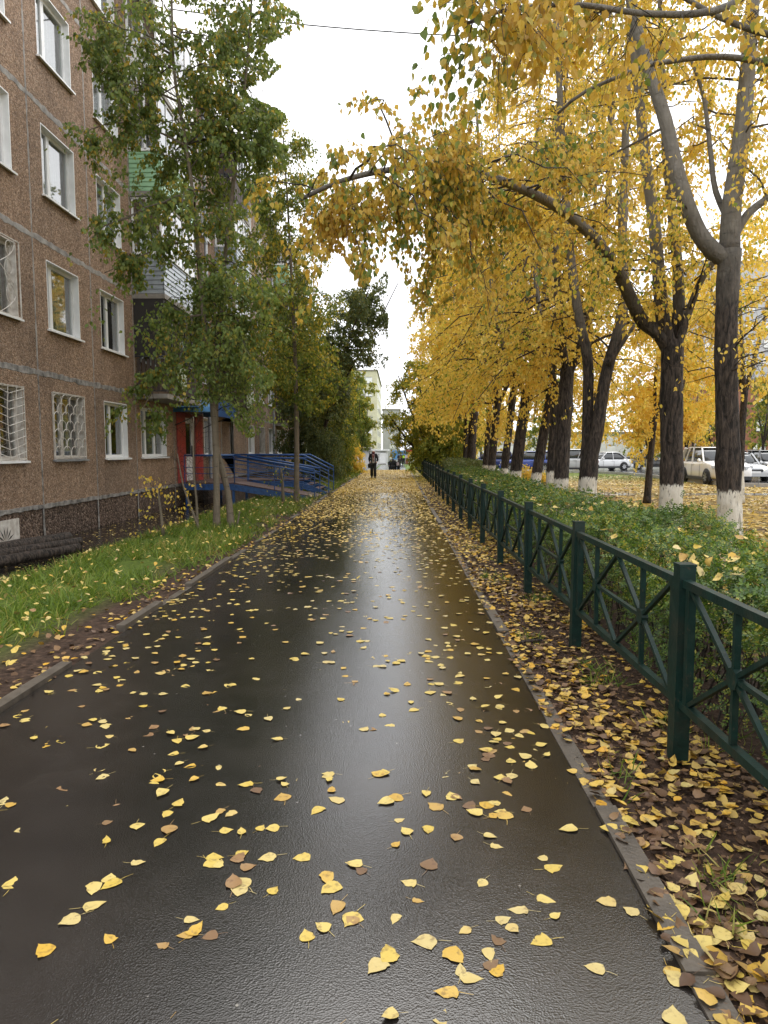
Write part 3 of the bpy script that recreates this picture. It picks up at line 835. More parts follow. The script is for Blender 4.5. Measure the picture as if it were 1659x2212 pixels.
def balcony(y0, y1, z, par, mat, upper, D=0.86, pmat=None, H=FH):
    g = G().box(0.004, D+0.03, y0-0.03, y1+0.03, z-0.13, z)
    b = g.obj('balcony', M['slab'], bld)
    pz = z+1.02
    if par == 'ribbed':
        G().box(0.01, D-.03, y0+.02, y0+.05, z+.003, pz).box(D-.06, D-.03, y0+.05, y1-.05, z+.003, pz).box(0.01, D-.03, y1-.05, y1-.02, z+.003, pz).obj('parapet', M['dark_metal'], b)
        gg = G(); ribbed(gg, (0.01, y0), (D, y0), z-.12, pz+.02); ribbed(gg, (D, y0), (D, y1), z-.12, pz+.02); ribbed(gg, (D, y1), (0.01, y1), z-.12, pz+.02)
        gg.obj('cladding', mat, b)
        G().box(0.01, D+.045, y0-.04, y0+.03, pz+.02, pz+.05).box(D-.03, D+.045, y0+.03, y1+.04, pz+.02, pz+.05).obj('cap_rail', M['white_pvc'], b)
    elif par == 'slats':
        gg = G()
        for p, q in (((0.02,y0),(D,y0)), ((D,y0),(D,y1)), ((D,y1),(0.02,y1))):
            gg.beam((*p,z+.08),(*q,z+.08),.03,.03).beam((*p,pz),(*q,pz),.05,.04)
        gg.obj('rail', M['dark_metal'], b)
        n = int((y1-y0)/0.13)
        me = G().box(-.011,.011,-.045,.045,0,.86).mesh('slat', M['dark_wood'])
        for i in range(n):
            o = bpy.data.objects.new('slat', me); link(o, b); o.location = (D-.035, y0+.08+(y1-y0-.16)*i/(n-1), z+.1); o.rotation_euler = (random.uniform(-.02,.02),0,random.uniform(-.1,.1))
        me2 = G().box(-.045,.045,-.011,.011,0,.86).mesh('slat', M['dark_wood'])
        for i in range(6):
            for yy in (y0+.03, y1-.03):
                o = bpy.data.objects.new('slat', me2); link(o, b); o.location = (.1+(D-.2)*i/5, yy, z+.1)
        if pmat:
            for t0, t1 in pmat:
                G().box(D+.004, D+.02, y0+(y1-y0)*t0, y0+(y1-y0)*t1, z+.22, z+.86).obj('panel', M['pale_panel'], b)
    zt = z+H-0.16
    pm = {'white': M['white_pvc'], 'dark': M['dark_metal'], 'open': M['dark_metal']}[upper]
    n = 5
    gl = G()
    for i in range(n+1):
        yy = y0+.04+(y1-y0-.08)*i/n
        gl.box(D-.07, D-.02, yy-.025, yy+.025, pz+.05, zt)
    for xx in (0.05, 0.45):
        for yy in (y0+.04, y1-.04): gl.box(xx-.025, xx+.025, yy-.025, yy+.025, pz+.05, zt)
    for zz in (pz+.06, zt-.03):
        gl.box(D-.075, D-.015, y0+.01, y1-.01, zz, zz+.05)
        gl.box(0.01, D-.075, y0+.015, y0+.065, zz, zz+.05); gl.box(0.01, D-.075, y1-.065, y1-.015, zz, zz+.05)
    gl.obj('glazing_frame', pm, b)
    if upper == 'dark':
        bars = G()
        for i in range(1, 12):
            yy = y0+(y1-y0)*i/12; bars.box(D-.05, D-.035, yy-.008, yy+.008, pz+.1, zt)
        for zz in (pz+.5, pz+.9): bars.box(D-.052, D-.033, y0+.05, y1-.05, zz, zz+.016)
        bars.obj('window_bar', pm, b)
    for i in range(n):
        ya_ = y0+.04+(y1-y0-.08)*i/n
        G().box(D-.05, D-.042, ya_+.026, y0+.04+(y1-y0-.08)*(i+1)/n-.026, pz+.115, zt-.035).obj('pane', M['glass'], b)
    if upper == 'open':
        G().box(0.012, D-.02, y0-.012, y0+.012, pz+.03, zt+.05).obj('side_board', M['black_board'], b)
    else:
        sb = M['dark_wood'] if upper == 'dark' else M['glass']
        for xa, xb in ((.078, .422), (.478, D-.08)):
            G().box(xa, xb, y0+.035, y0+.045, pz+.115, zt-.035).obj('pane', sb, b)
    return b
y0, y1 = BALC[4]
balcony(y0, y1, Z0+FH, 'slats', None, 'open', pmat=((0.3,0.55),))
balcony(y0, y1, Z0+2*FH, 'ribbed', M['corr_grey'], 'white')
balcony(y0, y1, Z0+3*FH, 'ribbed', M['corr_green'], 'white')
balcony(y0, y1, Z0+4*FH, 'ribbed', M['white_pvc'], 'white', H=FH)
y0, y1 = BALC[8]
balcony(y0, y1, Z0+FH, 'slats', None, 'dark', pmat=((0.55,0.95),))
balcony(y0, y1, Z0+2*FH, 'slats', None, 'white', pmat=((0.1,0.9),))
balcony(y0, y1, Z0+3*FH, 'ribbed', M['corr_grey'], 'white')
balcony(y0, y1, Z0+4*FH, 'slats', None, 'dark')
y0, y1 = BALC[12]
for f, (p, m_, u) in enumerate((('slats',None,'dark'),('ribbed',M['corr_grey'],'white'),('slats',None,'dark'),('ribbed',M['corr_green'],'white'))):
    balcony(y0, y1, Z0+(f+1)*FH, p, m_, u)

# entrance: red tiles, white door, blue barrel canopy
er = G().box(0.006, 0.03, 22.72, 23.6, 0.5, 2.86).box(0.006, 0.03, 24.74, 25.72, 0.5, 2.86).box(0.006, 0.03, 23.6, 24.74, 2.72, 2.86).obj('entrance_surround', M['grout'], bld)
tile = G().box(0, 0.018, 0.006, 0.284, 0.006, 0.384).mesh('tile', M['red'])
for (ta, tb) in ((22.72, 3), (24.79, 3)):
    for i in range(tb):
        for j in range(6):
            o = bpy.data.objects.new('tile', tile); link(o, er); o.location = (0.03, ta+0.29*i+0.01, 0.5+0.39*j)
dr = frame_ring(G(), -0.12, -0.04, 23.62, 24.72, 0.54, 2.7, 0.07).obj('door', M['white_pvc'], bld)
G().box(-0.1, -0.055, 23.7, 24.64, 0.56, 1.35).obj('door_leaf', M['white_pvc'], dr)
frame_ring(G(), -0.1, -0.055, 23.7, 24.64, 1.353, 2.62, 0.1).obj('door_frame', M['white_pvc'], dr)
G().box(-0.085, -0.075, 23.79, 24.55, 1.45, 2.53).obj('pane', M['glass'], dr)
G().beam((-.03,24.52,1.35),(-.03,24.52,1.75),.03,.03).obj('handle', M['dark_metal'], dr)
a = np.linspace(0, math.pi, 15)
prof = [(24.2-1.75*math.cos(t), 2.82+0.46*math.sin(t)) for t in a]
cg = G(); cg.loft(np.array([[(x, p[0], p[1]) for p in prof] for x in (0.01, 1.25)]), close=False, cap=False)
cg.loft(np.array([[(x, p[0], p[1]+0.02) for p in prof] for x in (1.25, 0.01)]), close=False, cap=False)
cn = cg.obj('canopy', M['blue_light'], bld, smooth=True)
G().loft(np.array([[(1.25, p[0], p[1]+0.02) for p in prof], [(1.25, p[0], 2.72+0*p[1]) for p in prof]]), close=False, cap=False).loft(np.array([[(1.27, p[0], p[1]+0.02) for p in prof], [(1.27, p[0], 2.72+0*p[1]) for p in prof]]), close=False, cap=False).obj('fascia', M['blue'], cn)
G().beam((0.02,22.55,2.4),(0.95,22.55,2.8),.03,.03).beam((0.02,25.85,2.4),(0.95,25.85,2.8),.03,.03).obj('bracket', M['dark_metal'], cn)
for yy in (26.3, 39.95):
    dp = G().tube([(0.14,yy,13.9),(0.14,yy,0.75),(0.15,yy,0.45),(0.3,yy,0.28)], .065, 12).obj('downpipe', M['pipe'], bld, smooth=True)
    for zz in np.arange(1.2, 13.5, 2.0): G().lathe([(.066,-.03),(.078,-.03),(.078,.03),(.066,.03)], n=12, o=(0.14,yy,zz)).obj('collar', M['pipe'], dp)

# ------------------------------------------------------------------ access ramp at the entrance
rmp = thing('access_ramp', 'blue steel access ramp with brown deck and railings in front of the red entrance', 'ramp', (-7.1, 24, -0.2))
rl = np.array([-7.1, 24, -0.2])
def L(p): return tuple(np.asarray(p, float)-rl)
def wb(g, x0, x1, y0, y1, z0, z1): return g.box(x0-rl[0], x1-rl[0], y0-rl[1], y1-rl[1], z0-rl[2], z1-rl[2])
DZ = 0.52
me = None
for k, y in enumerate(np.arange(22.85, 26.95, 0.16)):
    wb(G(), -7.1, -5.42 if y < 25 else -3.4, y, y+0.15, DZ-0.03, DZ+random.uniform(0,.006)).obj('deck_board', M['deck'], rmp)
sl = (0.06-DZ)/2.7
for k, x in enumerate(np.arange(-5.4, -2.75, 0.16)):
    z = DZ+sl*(x+5.4); z2 = DZ+sl*(x+0.15+5.4)
    G().add([L(p) for p in ((x,22.85,z),(x+.15,22.85,z2),(x+.15,24.35,z2),(x,24.35,z),(x,22.85,z-.03),(x+.15,22.85,z2-.03),(x+.15,24.35,z2-.03),(x,24.35,z-.03))],
            [(0,1,2,3),(7,6,5,4),(0,4,5,1),(1,5,6,2),(2,6,7,3),(3,7,4,0)]).obj('deck_board', M['deck'], rmp)
for i in range(3):
    wb(G(), -3.38+0.27*i, -3.11+0.27*i, 25.05, 26.95, DZ-0.16*(i+1)-.03, DZ-0.16*(i+1)).obj('step', M['deck'], rmp)
class Stringers:
    def beam(s, *a): G().beam(*a).obj('stringer', M['blue'], rmp); return s
st = Stringers()
st.beam(L((-7.1,22.82,DZ-.14)), L((-5.4,22.82,DZ-.14)), .05, .2).beam(L((-5.4,22.82,DZ-.15)), L((-2.75,22.82,-.06)), .05, .2)
st.beam(L((-5.4,24.38,DZ-.15)), L((-2.75,24.38,-.06)), .05, .2).beam(L((-5.4,25.0,DZ-.14)), L((-3.4,25.0,DZ-.14)), .05, .2)
st.beam(L((-3.4,25.0,DZ-.2)), L((-2.6,25.0,-.02)), .05, .22).beam(L((-3.4,26.98,DZ-.2)), L((-2.6,26.98,-.02)), .05, .22)
st.beam(L((-7.1,26.98,DZ-.14)), L((-3.4,26.98,DZ-.14)), .05, .2)
for x, y in ((-7.0,22.9),(-5.45,22.9),(-5.45,24.9),(-3.5,25.1),(-3.5,26.9),(-6.9,26.9)):
    wb(G(), x-.04, x+.04, y-.04, y+.04, -0.35, DZ-.24).obj('leg', M['blue'], rmp)
def railing(pts, double=True, posts=1.1, rails=(0.3,0.52)):
    pts = [np.array(p, float) for p in pts]
    h = np.array([0,0,0.9])
    r = G().tube([L(p+h) for p in pts], .032, 10).obj('railing', M['blue'], rmp, smooth=True)
    if double: G().tube([L(p+h*0.86+np.array([0,-.05,0])) for p in pts], .026, 10).obj('handrail', M['blue'], r, smooth=True)
    for q in rails:
        G().tube([L(p+h*q/0.9) for p in pts], .012, 6).obj('bar', M['blue'], r)
    for a_, b_ in zip(pts[:-1], pts[1:]):
        n = max(1, int(round(np.linalg.norm(b_-a_)/posts)))
        for k in range(n+1):
            p = a_+(b_-a_)*k/n
            G().tube([L(p), L(p+h)], .018, 8).obj('post', M['blue'], r)
railing([(-7.05,22.84,DZ),(-5.4,22.84,DZ)], double=False, rails=(.3,.5))
railing([(-5.4,22.84,DZ),(-2.75,22.84,0.06)], rails=(.2,.35,.5,.65))
railing([(-5.3,24.4,DZ),(-2.75,24.4,0.06)], rails=(.3,.5))
railing([(-5.4,25.02,DZ),(-3.4,25.02,DZ),(-2.5,25.02,0.06)], rails=(.3,.5), posts=1.3)
railing([(-7.0,26.95,DZ),(-3.4,26.95,DZ),(-2.5,26.95,0.06)], rails=(.3,.5), posts=1.3)

# ------------------------------------------------------------------ green fences
def fence(name, label, X, y_first, n, group=None, PH=1.03, step=2.09, detail=True):
    f = thing(name, label, 'fence', (X, y_first, 0), 0, group)
    pg = G().box(-.04,.04,-.04,.04,-.2,PH-.012).box(-.043,.043,-.043,.043,PH-.012,PH)
    pm = pg.mesh('post', M['fence'])
    fg = G(); w = .02; zt, zb = .93, .31; ya, yb = .1, step-.1
    fg.box(-w,w,.042,step-.042,zt-.02,zt+.02).box(-w,w,.042,step-.042,zb-.02,zb+.02)
    fg.box(-w*.9,w*.9,ya-.02,ya+.02,zb+.021,zt-.021).box(-w*.9,w*.9,yb-.02,yb+.02,zb+.021,zt-.021)
    fm = fg.mesh('panel', M['fence'])
    h1, h2, mid = .1+(step-.2)*.25, .1+(step-.2)*.75, step/2
    zm = (zt+zb)/2
    bars = []
    for h in (h1, h2): bars.append(((0,h,zb+.022),(0,h,zt-.022),.028))
    lo, hi = zb+.02, zt-.02
    for h, ends in ((h1, ((ya+.02,hi),(ya+.02,lo),(mid-.012,hi),(mid-.012,lo))), (h2, ((yb-.02,hi),(yb-.02,lo),(mid+.012,hi),(mid+.012,lo)))):
        for ey, ez in ends:
            d = norm(np.array([0, ey-h, ez-zm]))
            bars.append(((-.002, h+d[1]*.03, zm+d[2]*.03), (-.002, ey, ez), .024))
    bars.append(((-.001,h1+.02,zm),(-.001,h2-.02,zm),.026))
    bmesh_ = [G().beam(a_, b_, .022, w_, (1,0,0)).mesh('bar', M['fence']) for a_, b_, w_ in bars]
    hub = G().lathe([(.0,-.019),(.05,-.019),(.05,.019),(0,.019)], 'x', 8).mesh('hub', M['fence'])
    for k in range(n+1):
        o = bpy.data.objects.new('post', pm); link(o, f)
        o.location = (0, k*step, float(ground_z(0, y_first+k*step))+.012); o.rotation_euler = (random.uniform(-.01,.01), random.uniform(-.012,.012), 0)
    for k in range(n):
        p = bpy.data.objects.new('panel', fm); link(p, f)
        za = float(ground_z(0, y_first+k*step)); zb_ = float(ground_z(0, y_first+(k+1)*step))
        p.location = (0, k*step, za+.012+random.uniform(-.006,.006)); p.rotation_euler = (math.atan2(zb_-za, step), random.uniform(-.01,.01), 0)
        for bm_ in bmesh_:
            o = bpy.data.objects.new('bar', bm_); link(o, p)
        for h in (h1, h2):
            o = bpy.data.objects.new('hub', hub); link(o, p); o.location = (0, h, zm)
    return f
FX = 1.45
fence('metal_fence', 'dark green metal fence of crossed bars running beside the path in the foreground', FX, 3.50-2*2.09, 13)
fence('metal_fence', 'second run of dark green metal fence starting after a short gap far along the path', FX+0.08, 26.0, 17)
# ------------------------------------------------------------------ trees
def limb_pts(pts, n=None):
    """smooth a polyline (Catmull-Rom)"""
    P = np.asarray(pts, float)
    if len(P) < 3: return P
    Q = np.vstack([2*P[0]-P[1], P, 2*P[-1]-P[-2]])
    out = []
    for i in range(1, len(Q)-2):
        for t in np.linspace(0, 1, 5, endpoint=False):
            a, b, c, d = Q[i-1], Q[i], Q[i+1], Q[i+2]
            out.append(0.5*((2*b)+(-a+c)*t+(2*a-5*b+4*c-d)*t*t+(-a+3*b-3*c+d)*t**3))
    out.append(P[-1])
    return np.array(out)

def bark_tube(g, pts, r0, r1, sides=14, rough=0.07, flare=0.0, kn=0.0):
    P = limb_pts(pts)
    # resample
    d = np.concatenate([[0], np.cumsum(np.linalg.norm(np.diff(P, axis=0), axis=1))])
    n = max(6, int(d[-1]/0.14))
    t = np.linspace(0, d[-1], n)
    P = np.stack([np.interp(t, d, P[:, k]) for k in range(3)], -1)
    s = t/d[-1]
    R = r0+(r1-r0)*s**0.9
    if flare: R = R*(1+flare*np.exp(-t/0.22))
    if kn:
        for _ in range(int(kn*d[-1])+1): R = R*(1+rng.uniform(.03,.16)*np.exp(-((t-rng.uniform(0,d[-1]))/.12)**2))
    j = 1+rough*rng.normal(size=(n, sides))
    ridge = 1+rough*0.9*rng.normal(size=(1, sides))
    g.tube(P, R, sides, jit=j*0.4+0.6*ridge*np.ones((n, 1)))
    return P, R

def sample_limbs(limbs, n, t0=0.2):
    """points spread along limbs (list of (P,R)) -> pos, tangent, t, idx"""
    L_ = np.array([np.sum(np.linalg.norm(np.diff(P, axis=0), axis=1)) for P, R in limbs])
    idx = rng.choice(len(limbs), n, p=L_/L_.sum())
    pos = np.zeros((n, 3)); tan = np.zeros((n, 3)); tt = rng.uniform(t0, 1, n); rad = np.zeros(n)
    for i, (P, R) in enumerate(limbs):
        m = idx == i
        if not m.any(): continue
        T = norm(np.gradient(P, axis=0)); u = tt[m]*(len(P)-1); k = np.minimum(u.astype(int), len(P)-2); f = (u-k)[:, None]
        pos[m] = P[k]*(1-f)+P[k+1]*f; tan[m] = norm(T[k]*(1-f)+T[k+1]*f); rad[m] = R[k]
    return pos, tan, tt, rad

def bez(start, dirn, length, droop, K=6, wob=0.05):
    t = np.linspace(0, 1, K)[None, :, None]
    P = start[:, None]+dirn[:, None]*length[:, None, None]*t
    P[..., 2] -= (droop*length)[:, None]*(t[..., 0]**2)
    w = rng.normal(size=P.shape)*wob*length[:, None, None]*(t*(1-t)*2+0.3*t)
    return P+w

def grow(limbs, nsec, ntwig, nleaf, leaf=(0.06,0.09), sec_len=(1.0,2.4), elev=(0.1,0.9), droop=0.25, tw_len=(0.25,0.6), hang=0.8,
         t0=0.25, keep=None, tmpl=LEAF6, twigs=True, sec_r=0.014, taper=0.55, spread=0.05, dirf=None):
    """branches from limbs, twigs from branches, leaves from twigs"""
    pos, tan, tt, rad = sample_limbs(limbs, nsec, t0)
    r = randdir(nsec); r[:, 2] = 0
    rad_d = norm(r-tan*np.sum(r*tan, -1, keepdims=True))
    if dirf is not None: rad_d = norm(rad_d+dirf(pos))
    el = rng.uniform(*elev, nsec)[:, None]
    d = norm(rad_d*np.cos(el)+np.array([0,0,1.0])*np.sin(el))
    Ls = rng.uniform(*sec_len, nsec)*(1-taper*tt)
    S = bez(pos, d, Ls, np.full(nsec, droop)*rng.uniform(.4,1.5,nsec), 7, 0.035)
    # twigs
    N = nsec*ntwig
    si = np.repeat(np.arange(nsec), ntwig)
    u = rng.uniform(0.12, 1.0, N)**0.8*(6)
    k = np.minimum(u.astype(int), 5); f = (u-k)[:, None]
    tp = S[si, k]*(1-f)+S[si, k+1]*f
    tdir = norm(S[si, k+1]-S[si, k])
    td = norm(tdir*0.6+randdir(N)*0.8+np.array([0,0,-0.1]))
    TL = rng.uniform(*tw_len, N)
    W = bez(tp, td, TL, np.full(N, hang*0.5), 4, 0.05)
    # leaves
    n = N*nleaf
    wi = np.repeat(np.arange(N), nleaf)
    u = rng.uniform(0.1, 1.0, n)*3
    k = np.minimum(u.astype(int), 2); f = (u-k)[:, None]
    lp = W[wi, k]*(1-f)+W[wi, k+1]*f+rng.normal(size=(n, 3))*spread
    wd = norm(W[wi, k+1]-W[wi, k])
    ax = norm(wd*0.35+randdir(n)*0.65+np.array([0,0,-1.0])*hang)
    nr = randdir(n)
    sz = rng.uniform(*leaf, n)
    if keep is not None:
        m = keep(lp); lp, ax, nr, sz = lp[m], ax[m], nr[m], sz[m]
        ms = keep(S[:, 4]) & keep(S[:, 6]); S = S[ms]; Ls = Ls[ms]
        mw = keep(W[:, 2]); W = W[mw]
    return dict(S=S, SL=Ls, W=W, lp=lp, ax=ax, nr=nr, sz=sz, tmpl=tmpl, twigs=twigs, sec_r=sec_r)

def tree_obj(name, label, cat, base, trunk_limbs, growth, bark, leafm, group=None, branch_mat=None, limbs=()):
    """thing > trunk, limb..., branches, crown ; all geometry given in world metres"""
    b = np.asarray(base, float)
    t = thing(name, label, cat, tuple(b), 0, group)
    def shift(G_):
        G_.V = [v-b for v in G_.V]; return G_
    shift(trunk_limbs).obj('trunk', bark, t, smooth=True)
    for g in limbs: shift(g).obj('limb', bark, t, smooth=True)
    if growth:
        VS, QS, n = [], [], 0
        LV, LQ, ln = [], [], 0
        for w in growth:
            S = w['S']; K = S.shape[1]
            R = (w['sec_r']*(w['SL']/2.0)**0.7)[:, None]*np.linspace(1, .22, K)[None]
            V, Q = tubes_np(S, np.maximum(R, .0025), 5 if w['twigs'] else 3); VS.append(V); QS.append(Q+n); n += len(V)
            if w['twigs'] and len(w['W']):
                W = w['W']; V, Q = tubes_np(W, np.broadcast_to(np.linspace(.0035,.0012,W.shape[1]), W.shape[:2]), 3); VS.append(V); QS.append(Q+n); n += len(V)
            tv, tq = w['tmpl']
            V, Q, _ = scatter(w['lp'], w['ax'], w['nr'], w['sz'], tv, tq)
            LV.append(V); LQ.append(Q+ln); ln += len(V)
        me = np_mesh('branch', np.vstack(VS)-b, [np.vstack(QS)], [branch_mat or M['bark_branch']], True)
        tag(link(bpy.data.objects.new('branch', me), t), kind='stuff')
        me = np_mesh('crown', np.vstack(LV)-b, [np.vstack(LQ)], [leafm], False)
        tag(link(bpy.data.objects.new('crown', me), t), kind='stuff')
    return t

def PT(pts, Y):
    """survey points (u,v) or (u,v,Y) -> world points"""
    return [at(p[0], p[1], p[2] if len(p) > 2 else Y) for p in pts]

def gz(x, y): return float(ground_z(x, y))
ROWG = 'whitewashed poplars in a row behind the hedge'

def clumpy(p, s=1.6, thr=-1.0):
    x, y, z = p[:, 0]*s, p[:, 1]*s, p[:, 2]*s
    n = np.sin(x+1.3*np.sin(z*.7))+np.sin(y*1.1+2+np.sin(x*.6))+np.sin(z*1.2+1.1*np.sin(y*.8))
    return n+rng.normal(size=len(p))*.25 > thr
def front_thin(Yt, share, u0=1330):
    def f(p):
        u = 860+1500*p[:, 0]/p[:, 1]
        return keep_row(p) & ((p[:, 1] > Yt-.35) | (u < u0) | (rng.uniform(size=len(p)) < share))
    return f
# keep the air over the walk open: where foliage may hang
def keep_row(p):
    lim = 0.45-.4*sstep(3.6,4.6,p[:, 2])+0.35*np.sin(p[:, 1]*0.9)+0.25*np.sin(p[:, 2]*2.1+p[:, 1])+rng.normal(size=len(p))*0.12
    lim = lim+np.where(p[:, 2] < 2.9, (2.9-p[:, 2])*0.9, 0)
    return (p[:, 0] > lim) & (p[:, 2] > 1.95+0.3*np.sin(p[:, 0]*3+p[:, 1]*2)) & clumpy(p, 1.5, -1.35)

reseed('T1')
# T1 -- right-hand edge
Y = 10.0
g = G(); b1 = at(1580, 1212, Y); b1[2] = gz(b1[0], Y)
bark_tube(g, [b1]+PT([(1576,1100),(1573,970),(1568,760),(1572,620),(1576,540)], Y), .168, .14, 22, .06, .25, 1.0)
l1, l2 = G(), G()
A1 = bark_tube(l1, PT([(1576,560),(1548,548),(1505,495),(1465,380),(1440,270),(1415,190),(1380,80),(1350,-80),(1330,-260)], Y), .12, .05, 14, .03)
A2 = bark_tube(l2, PT([(1576,550),(1580,450),(1590,380),(1605,270),(1615,150),(1625,20),(1640,-180),(1650,-420)], Y), .14, .05, 16, .03)
l3, l4 = G(), G()
A3 = bark_tube(l3, PT([(1578,530),(1612,465),(1665,420),(1740,330,9.6),(1830,200,9.2)], Y), .06, .03, 10, .05)
A4 = bark_tube(l4, PT([(1575,480),(1545,410),(1535,330),(1520,210),(1490,120)], 10.2), .045, .02, 10, .05)
gr1 = [grow([A1, A2, A3, A4], 80, 11, 13, (0.055,0.085), (1.0,2.6), (-0.1,0.8), 0.3, tw_len=(.2,.5), spread=.04, sec_r=.02, t0=0.12, keep=front_thin(10.0, .3), tmpl=LEAF4)]
gr1.append(grow([(np.array(PT([(1574,830),(1572,620)], Y)), np.array([.1,.1]))], 26, 5, 3, (0.055,0.08), (0.9,1.9), (0.0,0.7), 0.2, t0=0.05, keep=keep_row))
tree_obj('poplar_tree', 'tall whitewashed poplar at the right edge, before the front of the champagne car', 'tree', b1, g, gr1, M['bark_wash'], M['leaf_yellow'], ROWG, limbs=[l1, l2, l3, l4])

reseed('T2')
# T2 -- three stems and the long limb arching over the walk
Y = 11.7
g = G(); b2 = at(1447, 1177, Y); b2[2] = gz(b2[0], Y)
bark_tube(g, [b2]+PT([(1449,1100),(1451,1000),(1450,880),(1452,780),(1452,735)], Y), .185, .17, 22, .06, .22, 1.0)
la, lb, lc, ld = G(), G(), G(), G()
B1 = bark_tube(la, PT([(1447,760),(1425,722),(1385,690),(1342,600,11.3),(1290,522,10.8),(1210,452,10.2),(1100,397,9.4),(970,362,8.8),(850,366,8.4),(740,390,8.1),(650,430,7.9)], Y), .115, .022, 14, .05)
B2 = bark_tube(lb, PT([(1448,750),(1432,690),(1422,580),(1412,470),(1395,350),(1380,200),(1366,60),(1350,-160),(1345,-340)], Y), .12, .04, 14, .03)
B3 = bark_tube(lc, PT([(1458,750),(1466,660),(1462,560),(1450,440),(1438,330),(1432,180),(1425,0)], 11.9), .11, .035, 14, .04)
B4 = bark_tube(ld, PT([(1462,750),(1482,690),(1512,610),(1545,560,11.5),(1600,470,11)], Y), .075, .03, 12, .06)
gr2 = [grow([B2, B3, B4], 80, 11, 13, (0.055,0.085), (1.0,2.7), (-0.1,0.8), 0.3, tw_len=(.2,.5), spread=.04, sec_r=.02, t0=0.15, keep=front_thin(11.6, .35, 1050), tmpl=LEAF4)]
# foliage of the arching limb
_bp = B1[0][::4]
def near_limb(p):
    d = np.min(np.linalg.norm(p[:, None]-_bp[None], axis=2), axis=1) if len(p) else np.zeros(0)
    return (d < .24) & (rng.uniform(size=len(p)) < .8)
def keep_arch(p):
    u = 829.5+1500*p[:, 0]/p[:, 1]+30; v = 972-1500*(p[:, 2]-CAM_H)/p[:, 1]
    low = 640+60*np.sin(u*0.013+1)+np.clip((700-u)*.8, 0, 90)+40*np.sin(u*0.05)
    hole = ((u-770)/90)**2+((v-300)/40)**2 < 1
    return clumpy(p, 2.2, -1.0) & ~near_limb(p) & (v < low) & ~(hole & (rng.uniform(size=len(p)) < 0.85)) & (p[:, 0] > -2.35) & ((u > 590) | (v > 400)) & (v > 228)
Ba = (B1[0][int(len(B1[0])*.42):], B1[1][int(len(B1[0])*.42):])
gr2a = [grow([Ba], 72, 11, 12, (0.055,0.08), (0.5,1.8), (-1.25,0.9), 0.3, spread=.035, t0=0.0, keep=keep_arch, taper=0.1, hang=1.1, tw_len=(.15,.45))]
Bl = (B1[0][:int(len(B1[0])*.5)], B1[1][:int(len(B1[0])*.5)])
gr2.append(grow([Bl], 16, 8, 10, (0.055,0.085), (0.6,1.5), (-.3,0.8), 0.25, t0=0.2))
t2 = tree_obj('poplar_tree', 'whitewashed poplar with one long limb arching over the path', 'tree', b2, g, gr2, M['bark_wash'], M['leaf_yellow'], ROWG, limbs=[la, lb, lc, ld])
Bt = (B1[0][int(len(B1[0])*.62):], B1[1][int(len(B1[0])*.62):])
gr2a.append(grow([Bt], 64, 11, 13, (0.055,0.08), (0.7,1.9), (-1.3,0.5), 0.45, t0=0.0, keep=keep_arch, taper=0, hang=1.1, spread=.035, tw_len=(.15,.45)))
w = {k: np.concatenate([g_[k] for g_ in gr2a]) for k in ('S', 'SL', 'W', 'lp', 'ax', 'nr', 'sz')}
V, Q = tubes_np(w['S'], np.maximum((.012*(w['SL']/1.2)**.7)[:, None]*np.linspace(1,.22,7)[None], .0025), 5)
V2, Q2 = tubes_np(w['W'], np.broadcast_to(np.linspace(.0035,.0013,4), w['W'].shape[:2]), 3)
tag(link(bpy.data.objects.new('branch', np_mesh('branch', np.vstack([V, V2])-b2, [np.vstack([Q, Q2+len(V)])], [M['bark_branch']], True)), t2), kind='stuff')
V, Q, _ = scatter(w['lp'], w['ax'], w['nr'], w['sz'], *LEAF6)
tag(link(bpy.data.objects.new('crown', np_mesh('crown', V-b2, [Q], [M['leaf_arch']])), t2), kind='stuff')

reseed('T0')
# T0 -- stands just outside the picture; its boughs come in at the top right
Y = 6.2
b0 = np.array([4.9, 5.6, 0.0]); b0[2] = gz(4.9, 5.6)
g = G(); bark_tube(g, [b0, b0+[.02,0,1.5], b0+[0,.05,3.2], b0+[.05,.1,4.8], b0+[.1,.1,7.5], b0+[.1,.1,9]], .19, .06, 18, .06, .2, .5)
c1, c2, c3 = G(), G(), G()
C1 = bark_tube(c1, [b0+[0,.05,3.2]]+PT([(1850,185,6.0),(1660,137),(1552,122),(1440,134),(1386,146),(1262,199),(1205,245)], Y), .05, .012, 10, .04)
C2 = bark_tube(c2, [b0+[0,.05,3.4]]+PT([(1800,110,5.9),(1659,75),(1560,40),(1470,-10),(1380,-60),(1290,-90)], 5.6), .05, .012, 10, .04)
C3 = bark_tube(c3, [b0+[0,.1,4.6]]+PT([(1750,-60,5.6),(1560,20,5.3),(1400,30,5.2),(1250,10,5.0),(1100,20,4.9),(1010,50,4.8)], 5.2), .05, .01, 10, .04)
def keep0(p):
    u = 860+1500*p[:, 0]/p[:, 1]; v = 972-1500*(p[:, 2]-CAM_H)/p[:, 1]
    lowv = 290-0.2*(u-1000)+60*np.sin(u*.02)
    left = 885+25*np.sin(v*.05)
    return (u > left) & (v < lowv) & ~((u > 1330) & (rng.uniform(size=len(p)) < .7)) & clumpy(p, 3.0, -.7)
gr0 = [grow([C2, C3, (C1[0][6:], C1[1][6:])], 100, 9, 10, (0.055,0.08), (0.4,1.3), (-.8,.7), .3, t0=.2, keep=keep0, hang=1.0)]
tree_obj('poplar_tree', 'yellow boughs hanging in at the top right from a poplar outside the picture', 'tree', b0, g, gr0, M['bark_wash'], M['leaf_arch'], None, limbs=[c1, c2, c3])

reseed('T3')
